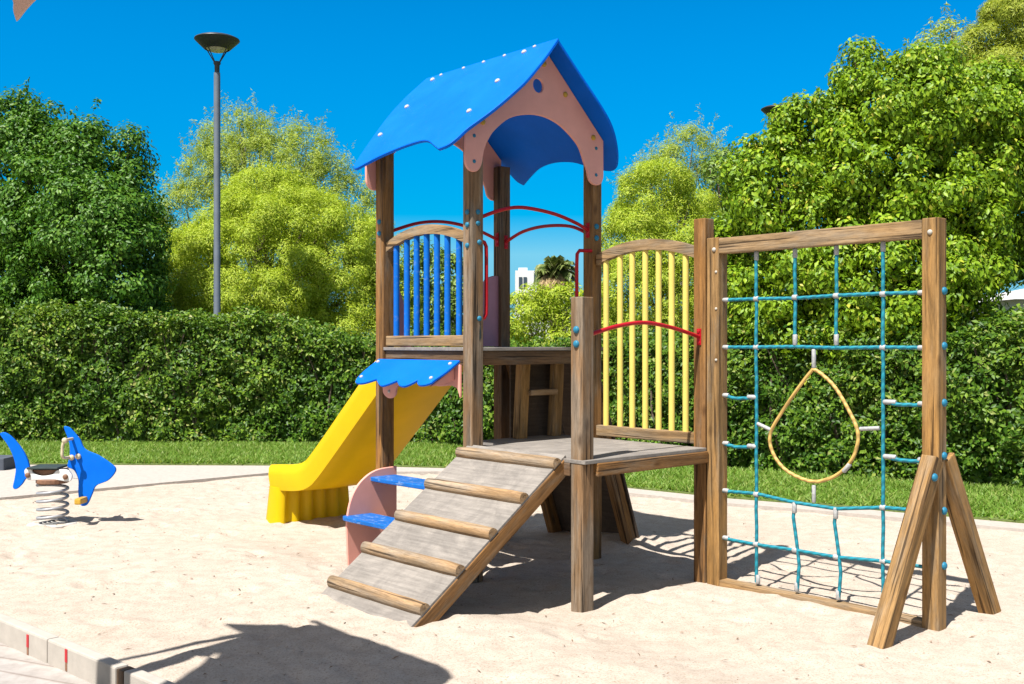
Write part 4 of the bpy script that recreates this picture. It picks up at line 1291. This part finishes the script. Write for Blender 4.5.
vv = [(-2.75, -.5, 2.55), (2.75, -.5, 2.55), (2.75, 4.5, 2.55), (-2.75, 4.5, 2.55), (-1.2, 2, 2.95), (1.2, 2, 2.95)]
vs = [bm.verts.new(v) for v in vv]
for f in ((0, 1, 5, 4), (2, 3, 4, 5), (1, 2, 5), (3, 0, 4), (0, 3, 2, 1)): bm.faces.new([vs[i] for i in f])
from_bm('roof', bm, M['roofgrey'], ho)
for x in (-1.85, -.4, 1.2):
    w = box('window', (x, -.03, 1.85), (.6, .08, .75), M['window'], ho, 0)
    box('frame', (x, -.055, 2.245), (.70, .05, .05), M['white'], w, 0)
vl = thing('villa', 'low white villa glimpsed through the blue bars under the distant tree', 'house', (-3.1, 42, 0))
box('wall', (0, 1.5, 1.3), (1.5, 3, 2.6), M['white_wall'], vl, 0)
box('roof', (0, 1.5, 2.68), (1.7, 3.2, .14), M['roofgrey'], vl, 0)
box('window', (.1, -.02, 1.7), (.5, .06, .7), M['window'], vl, 0)
box('window', (-.45, -.02, 1.7), (.3, .06, .7), M['window'], vl, 0)

# ---------------------------------------------------------------- ground
def S01(x): x = max(0., min(1., x)); return x * x * (3 - 2 * x)
kq = lambda p: -2.579 - .104 * p          # front face of the sandpit kerb
qR = lambda p: float(np.interp(p, [-9, -3.0, -1.5, 0, 1, 1.9, 4.6, 6], [5.5, 4.85, 4.50, 4.25, 3.92, 3.75, 3.46, 3.30]))
PMAX = 5.66
def relief(q, p):
    z = .092 * S01((-.12 - q) / .85) * S01((2.7 - p) / 1.4)
    z += .05 * S01((.35 + q) / .3) * 0
    return z
pits = [((0, -.955), .22, .015), ((W_, -2.465), .25, .015), ((.585, -2.47), .2, .01), ((1.63, -2.5), .2, .01), ((W_, -1.0), .25, .012), ((-3.3, 3.6), .5, .01)]
mounds = [((1.7, .3), .35, .05), ((1.75, .1), .22, .03), ((1.0, -2.2), .3, .01), ((-.9, -1.2), .3, .012), ((1.35, -2.62), .18, .02), ((.42, -2.47), .14, .02), ((1.72, -2.6), .15, .02), ((-.08, -1.05), .12, .015)]
nq, npp = 190, 300
V = np.empty((npp + 1, nq + 1, 3)); P0 = -7.5
foot = [(random.uniform(-2.3, 4.2), random.uniform(-4.5, 5.5), random.uniform(0, 3.14), random.uniform(.6, 1.1)) for _ in range(520)]
fa = np.array(foot)
for i in range(npp + 1):
    p = P0 + (PMAX - P0) * i / npp
    a, b = kq(p) + .05, qR(p)
    qs = a + (b - a) * np.arange(nq + 1) / nq
    z = np.zeros(nq + 1)
    for j, q in enumerate(qs):
        zz = relief(q, p)
        zz += .012 * mnoise.noise((q * 1.3, p * 1.3, 3.1)) + .007 * mnoise.noise((q * 4.1, p * 4.1, 1.7)) + .006 * mnoise.noise((q * 10, p * 10, .3))
        for (c, r, dz) in mounds:
            d2 = ((q - c[0]) ** 2 + (p - c[1]) ** 2) / (r * r)
            if d2 < 5: zz += dz * math.exp(-d2)
        for (c, r, dz) in pits:
            d2 = ((q - c[0]) ** 2 + (p - c[1]) ** 2) / (r * r)
            if d2 < 5: zz -= dz * math.exp(-d2)
        z[j] = zz
    # footprints: oval dents with a raised rim
    for fq, fp, an, sc in fa[np.abs(fa[:, 1] - p) < .35]:
        dx = qs - fq; dy = p - fp
        u_ = (dx * math.cos(an) + dy * math.sin(an)) / (.13 * sc); v_ = (-dx * math.sin(an) + dy * math.cos(an)) / (.06 * sc)
        r2 = u_ * u_ + v_ * v_
        z += np.where(r2 < 6, -.017 * np.exp(-r2 * 1.2) + .008 * np.exp(-(np.sqrt(r2) - 1.35) ** 2 * 5), 0)
    V[i, :, 0] = ORG.x + VX.x * qs + UY.x * p
    V[i, :, 1] = ORG.y + VX.y * qs + UY.y * p
    V[i, :, 2] = z
SANDZ = V.copy()
idx = np.arange((npp + 1) * (nq + 1)).reshape(npp + 1, nq + 1)
F = np.stack([idx[:-1, :-1], idx[:-1, 1:], idx[1:, 1:], idx[1:, :-1]], axis=-1).reshape(-1, 4)
sand = fast_mesh('sand', V.reshape(-1, 3), F, M['sand'], None, smooth=True)
tag(sand, 'pale beige sand of the sandpit, scuffed and dotted with grit', 'sand', kind='structure')

def sheet(name, pts, z, mat, th=0.0, label=None, cat=None, kind='structure'):
    bm = bmesh.new()
    vs = [bm.verts.new((x, y, z)) for x, y in pts]
    es = [bm.edges.new((vs[i], vs[(i + 1) % len(vs)])) for i in range(len(vs))]
    bmesh.ops.triangle_fill(bm, use_beauty=False, edges=es, normal=(0, 0, 1))
    if th:
        r = bmesh.ops.extrude_face_region(bm, geom=list(bm.faces))
        bmesh.ops.translate(bm, vec=(0, 0, -th), verts=[g for g in r['geom'] if isinstance(g, bmesh.types.BMVert)])
    o = from_bm(name, bm, mat)
    return tag(o, label, cat, None, kind)
big = 900
sheet('ground', [(-big, -big), (big, -big), (big, big), (-big, big)], -.30, M['earth'], 0, 'bare earth around and beyond the playground', 'ground')
# paved path wraps the far and right side of the sand
inner = [T2W(-2.6, PMAX).to_2d(), T2W(qR(PMAX) - .1, PMAX).to_2d()]
rightedge = [(qR(p), p) for p in (5.0, 4.6, 3.5, 1.9, 1.0, 0, -1.5, -3.0, -7.5)]
lawn_edge = [(-13, 12.95), (-8, 12.9), (-6.2, 12.8), (-3.17, 12.7), (-1.9, 12.66), (-.74, 12.42), (.3, 11.55), (1.3, 10.62), (2.06, 10.0), (3.02, 9.42), (4.16, 8.62), (5.4, 7.9), (8.5, 5.6)]
path_in = [tuple(T2W(q, PMAX).to_2d()) for q in (-9, -5, -3, -1, .8, 1.75)] + [(-.85, 12.12), (.15, 11.30), (1.15, 10.38), (1.9, 9.76), (2.87, 9.18), (4.0, 8.38), (5.2, 7.66), (8.2, 5.36)]
path_out = [(x, y + .25) for x, y in lawn_edge[:5]] + [(-1.5, 12.85)] + [(x, y + .25) for x, y in lawn_edge[5:]]
bm = bmesh.new()
ti = [bm.verts.new((x, y, .03)) for x, y in path_in]; to_ = [bm.verts.new((x, y, .03)) for x, y in path_out]
bi = [bm.verts.new((x, y, -.2)) for x, y in path_in]
for k in range(len(ti) - 1):
    bm.faces.new((ti[k], ti[k + 1], to_[k + 1], to_[k])); bm.faces.new((bi[k], bi[k + 1], ti[k + 1], ti[k]))
tag(from_bm('path', bm, M['path']), 'sandy grey paved path and edging around the sandpit', 'path', None, 'structure')
lawn_poly = lawn_edge + [(12, 9.5), (6, 13), (3, 15.2), (1, 17), (-2, 18.2), (-13, 18.5)]
sheet('lawn_soil', lawn_poly, .045, M['lawn'], .2, 'strip of lawn between the path and the hedge', 'lawn')
# boardwalk, lower left
sheet('boardwalk', [tuple(T2W(q, p).to_2d()) for q, p in ((kq(-8) + .02, -8), (kq(5.6) + .02, 5.6), (-9, 5.6), (-9, -8))], .0, M['boards'], .1, 'pale bleached boardwalk in the lower left corner', 'boardwalk')

# grass blades
lx = np.array([p[0] for p in lawn_edge]); ly = np.array([p[1] for p in lawn_edge])
hx = np.array([-10.5, -7, -5.5, -3.5, -1.5, 0, 1.0, 1.75, 2.7, 4.7, 5.6, 8.2]); hy = np.array([15.25, 15.2, 15.15, 15.15, 15.0, 14.2, 13.35, 12.6, 11.85, 10.5, 9.95, 8.6])
n = 150000
gx = rng.uniform(-9.5, 7.0, n); y0 = np.interp(gx, lx, ly) + .015 + .05 * rng.random(n); y1 = np.interp(gx, hx, hy) + .22
tt = rng.uniform(0, 1, n)
gy = y0 + (y1 - y0) * tt
ok = (rng.random(n) < np.clip((y1 - y0) / 3.5, .25, 1))
gx, gy = gx[ok], gy[ok]; n = len(gx)
patch = .5 + .5 * np.sin(gx * 2.3 + np.sin(gy * 3.1) * 1.5) * np.sin(gy * 2.9 + 1.0 * np.sin(gx * 1.7))
hgt = rng.uniform(.03, .07, n) * (.75 + .5 * patch)
an = rng.uniform(0, 6.283, n); wd = rng.uniform(.008, .016, n)
lean = rng.normal(size=(n, 2)) * .045
base = np.stack([gx, gy, np.full(n, .04)], axis=1)
sd = np.stack([np.cos(an) * wd, np.sin(an) * wd, np.zeros(n)], axis=1)
gv = np.empty((n, 3, 3)); gv[:, 0] = base - sd; gv[:, 1] = base + sd
gv[:, 2] = base + np.stack([lean[:, 0], lean[:, 1], hgt], axis=1)
gr = fast_mesh('grass', gv.reshape(-1, 3), np.arange(n * 3).reshape(n, 3), M['grass'])
tag(gr, 'short green lawn grass below the hedges', 'grass', kind='stuff')

# litter on the sand: dry leaf bits and twigs
n = 750
lq = rng.uniform(-2.4, 3.2, n); lpp = rng.uniform(-4.0, 5.4, n)
lv = []; lf = []
for q, p in zip(lq, lpp):
    fi = (p - P0) / (PMAX - P0) * npp; i = int(np.clip(round(fi), 0, npp))
    a, b = kq(p) + .06, qR(p)
    j = int(np.clip(round((q - a) / (b - a) * nq), 0, nq))
    z = SANDZ[i, j, 2] + .004
    w = T2W(q, p, z)
    an_ = random.uniform(0, 6.28); l_ = random.choice([.005, .006, .008, .01, .014, .022]); w_ = min(l_ * .4, .0045)
    d = Vector((math.cos(an_), math.sin(an_), random.uniform(-.1, .35))) * l_; s_ = Vector((-math.sin(an_), math.cos(an_), 0)) * w_
    i0 = len(lv)
    up_ = Vector((0, 0, .004))
    lv += [w - d, w + s_ + up_, w + d, w - s_ + up_ * .2]
    lf += [(i0, i0 + 1, i0 + 2), (i0, i0 + 2, i0 + 3)]
li = fast_mesh('leaf_litter', np.array([tuple(v) for v in lv]), np.array(lf), M['litter'])
tag(li, 'dry leaf bits and twigs scattered over the sand', 'leaf litter', kind='stuff')

# low kerb between boardwalk and sand
kb = thing('sandpit_kerb', 'low pale concrete kerb with red paint marks in the lower left corner', 'kerb', tuple(T2W(kq(0), 0)), ANG - .104 * -1.0)
kdir = (T2W(kq(1), 1) - T2W(kq(0), 0)).normalized()
kn = Vector((kdir.y, -kdir.x, 0))       # towards the sand
kb.rotation_euler = (0, 0, math.atan2(kn.y, kn.x))
# local: x into the sand, y along the kerb away from the camera
def kseg(y0, y1, nm='kerb_stone'):
    bm = bmesh.new(); bm_box(bm, (.032, (y0 + y1) / 2, .025), (.064, y1 - y0, .18), None, .010)
    return from_bm(nm, bm, M['kerbm'], kb)
segs = [(-.605, .04), (.047, 1.9), (1.907, 3.8), (3.807, 5.6), (-2.7, -.675), (-4.6, -2.707), (-6.5, -4.607)]
ks = [kseg(a, b) for a, b in segs]
beam('end_stake', (.032, -.64, -.06), (.032, -.64, .110), .060, .058, M['dark'], kb, up=(0, 1, 0))
for y, z, s in ((.245, .068, 0), (-.155, .076, 0)):
    k = ks[0] if y < .05 else ks[1]
    box('red_mark', (-.0015, y, z), (.003, .022, .06), M['red'], k, 0)
    box('worn_mark', (-.0012, y, z - .05), (.0024, .018, .04), M['rust'], k, 0)
# low dark block at the left end of the path
blk = thing('dark_block', 'low dark grey block at the left edge beyond the path', 'block', (-6.58, 12.2, 0))
bm = bmesh.new(); bm_box(bm, (0, .2, .085), (1.35, .4, .17), None, .012); from_bm('block_body', bm, M['slate'], blk)

# ---------------------------------------------------------------- light, sky, camera
SUN = Vector((.335, .478, -1)).normalized()
sl = bpy.data.lights.new('sun', 'SUN'); sl.energy = 5.0; sl.angle = math.radians(.53); sl.color = (1.0, .965, .91)
so_ = bpy.data.objects.new('sun', sl); COL.objects.link(so_)
so_.rotation_euler = SUN.to_track_quat('-Z', 'Y').to_euler()
so_.location = (-6, -8, 20)
w = bpy.data.worlds.new('World'); scene.world = w; w.use_nodes = True
nt = w.node_tree; nt.nodes.clear()
sky = nt.nodes.new('ShaderNodeTexSky'); sky.sky_type = 'NISHITA'; sky.sun_disc = False
sky.sun_elevation = math.asin(-SUN.z); sky.sun_rotation = math.atan2(-SUN.x, -SUN.y)
sky.air_density = 1.0; sky.dust_density = 0.0; sky.ozone_density = 3.0; sky.altitude = 200
# deep polarised blue away from the sun, unseen sky around the sun paled to neutralise shadow fill (depends on the direction in the sky only)
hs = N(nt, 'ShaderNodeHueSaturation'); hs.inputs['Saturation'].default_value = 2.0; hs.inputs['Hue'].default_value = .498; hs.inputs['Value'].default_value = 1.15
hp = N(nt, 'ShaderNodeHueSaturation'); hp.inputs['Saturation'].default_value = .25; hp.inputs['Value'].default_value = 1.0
tcw = N(nt, 'ShaderNodeTexCoord')
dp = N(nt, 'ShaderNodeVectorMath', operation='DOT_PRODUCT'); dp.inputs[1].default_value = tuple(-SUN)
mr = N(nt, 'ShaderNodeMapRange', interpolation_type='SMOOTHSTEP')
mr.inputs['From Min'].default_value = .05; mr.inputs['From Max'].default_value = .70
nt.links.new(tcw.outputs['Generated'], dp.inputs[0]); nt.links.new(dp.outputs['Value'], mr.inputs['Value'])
nt.links.new(sky.outputs[0], hs.inputs['Color']); nt.links.new(sky.outputs[0], hp.inputs['Color'])
sz = N(nt, 'ShaderNodeSeparateXYZ'); nt.links.new(tcw.outputs['Generated'], sz.inputs[0])
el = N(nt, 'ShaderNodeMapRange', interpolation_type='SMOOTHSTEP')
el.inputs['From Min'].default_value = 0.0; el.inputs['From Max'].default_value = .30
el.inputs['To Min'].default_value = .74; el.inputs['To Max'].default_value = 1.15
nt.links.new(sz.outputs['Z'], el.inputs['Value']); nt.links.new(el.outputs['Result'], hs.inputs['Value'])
# the lowest degrees of air keep the colour of the sky just above them
zc = N(nt, 'ShaderNodeMath', operation='MAXIMUM'); zc.inputs[1].default_value = .085
nt.links.new(sz.outputs['Z'], zc.inputs[0])
cb = N(nt, 'ShaderNodeCombineXYZ'); nt.links.new(sz.outputs['X'], cb.inputs[0]); nt.links.new(sz.outputs['Y'], cb.inputs[1]); nt.links.new(zc.outputs[0], cb.inputs[2])
nv = N(nt, 'ShaderNodeVectorMath', operation='NORMALIZE'); nt.links.new(cb.outputs[0], nv.inputs[0])
nt.links.new(nv.outputs[0], sky.inputs['Vector'])
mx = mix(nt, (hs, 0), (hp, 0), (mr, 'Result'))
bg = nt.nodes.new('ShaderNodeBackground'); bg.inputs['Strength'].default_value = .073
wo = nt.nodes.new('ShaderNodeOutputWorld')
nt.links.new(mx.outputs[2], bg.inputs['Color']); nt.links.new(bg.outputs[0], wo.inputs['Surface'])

cam = bpy.data.cameras.new('camera'); co = bpy.data.objects.new('camera', cam); COL.objects.link(co)
co.location = (0, 0, 1.5); co.rotation_euler = (math.radians(90), 0, 0)
cam.sensor_fit = 'HORIZONTAL'; cam.sensor_width = 36; cam.lens = 36 * 1050 / 1024
cam.shift_y = 2 / 1024
cam.clip_end = 3000
scene.camera = co
vs_ = scene.view_settings
vs_.view_transform = 'Standard'; vs_.look = 'None'; vs_.gamma = 1; vs_.exposure = 1.0
vs_.use_curve_mapping = False
scene.cycles.max_bounces = 8; scene.cycles.transmission_bounces = 4; scene.cycles.diffuse_bounces = 4
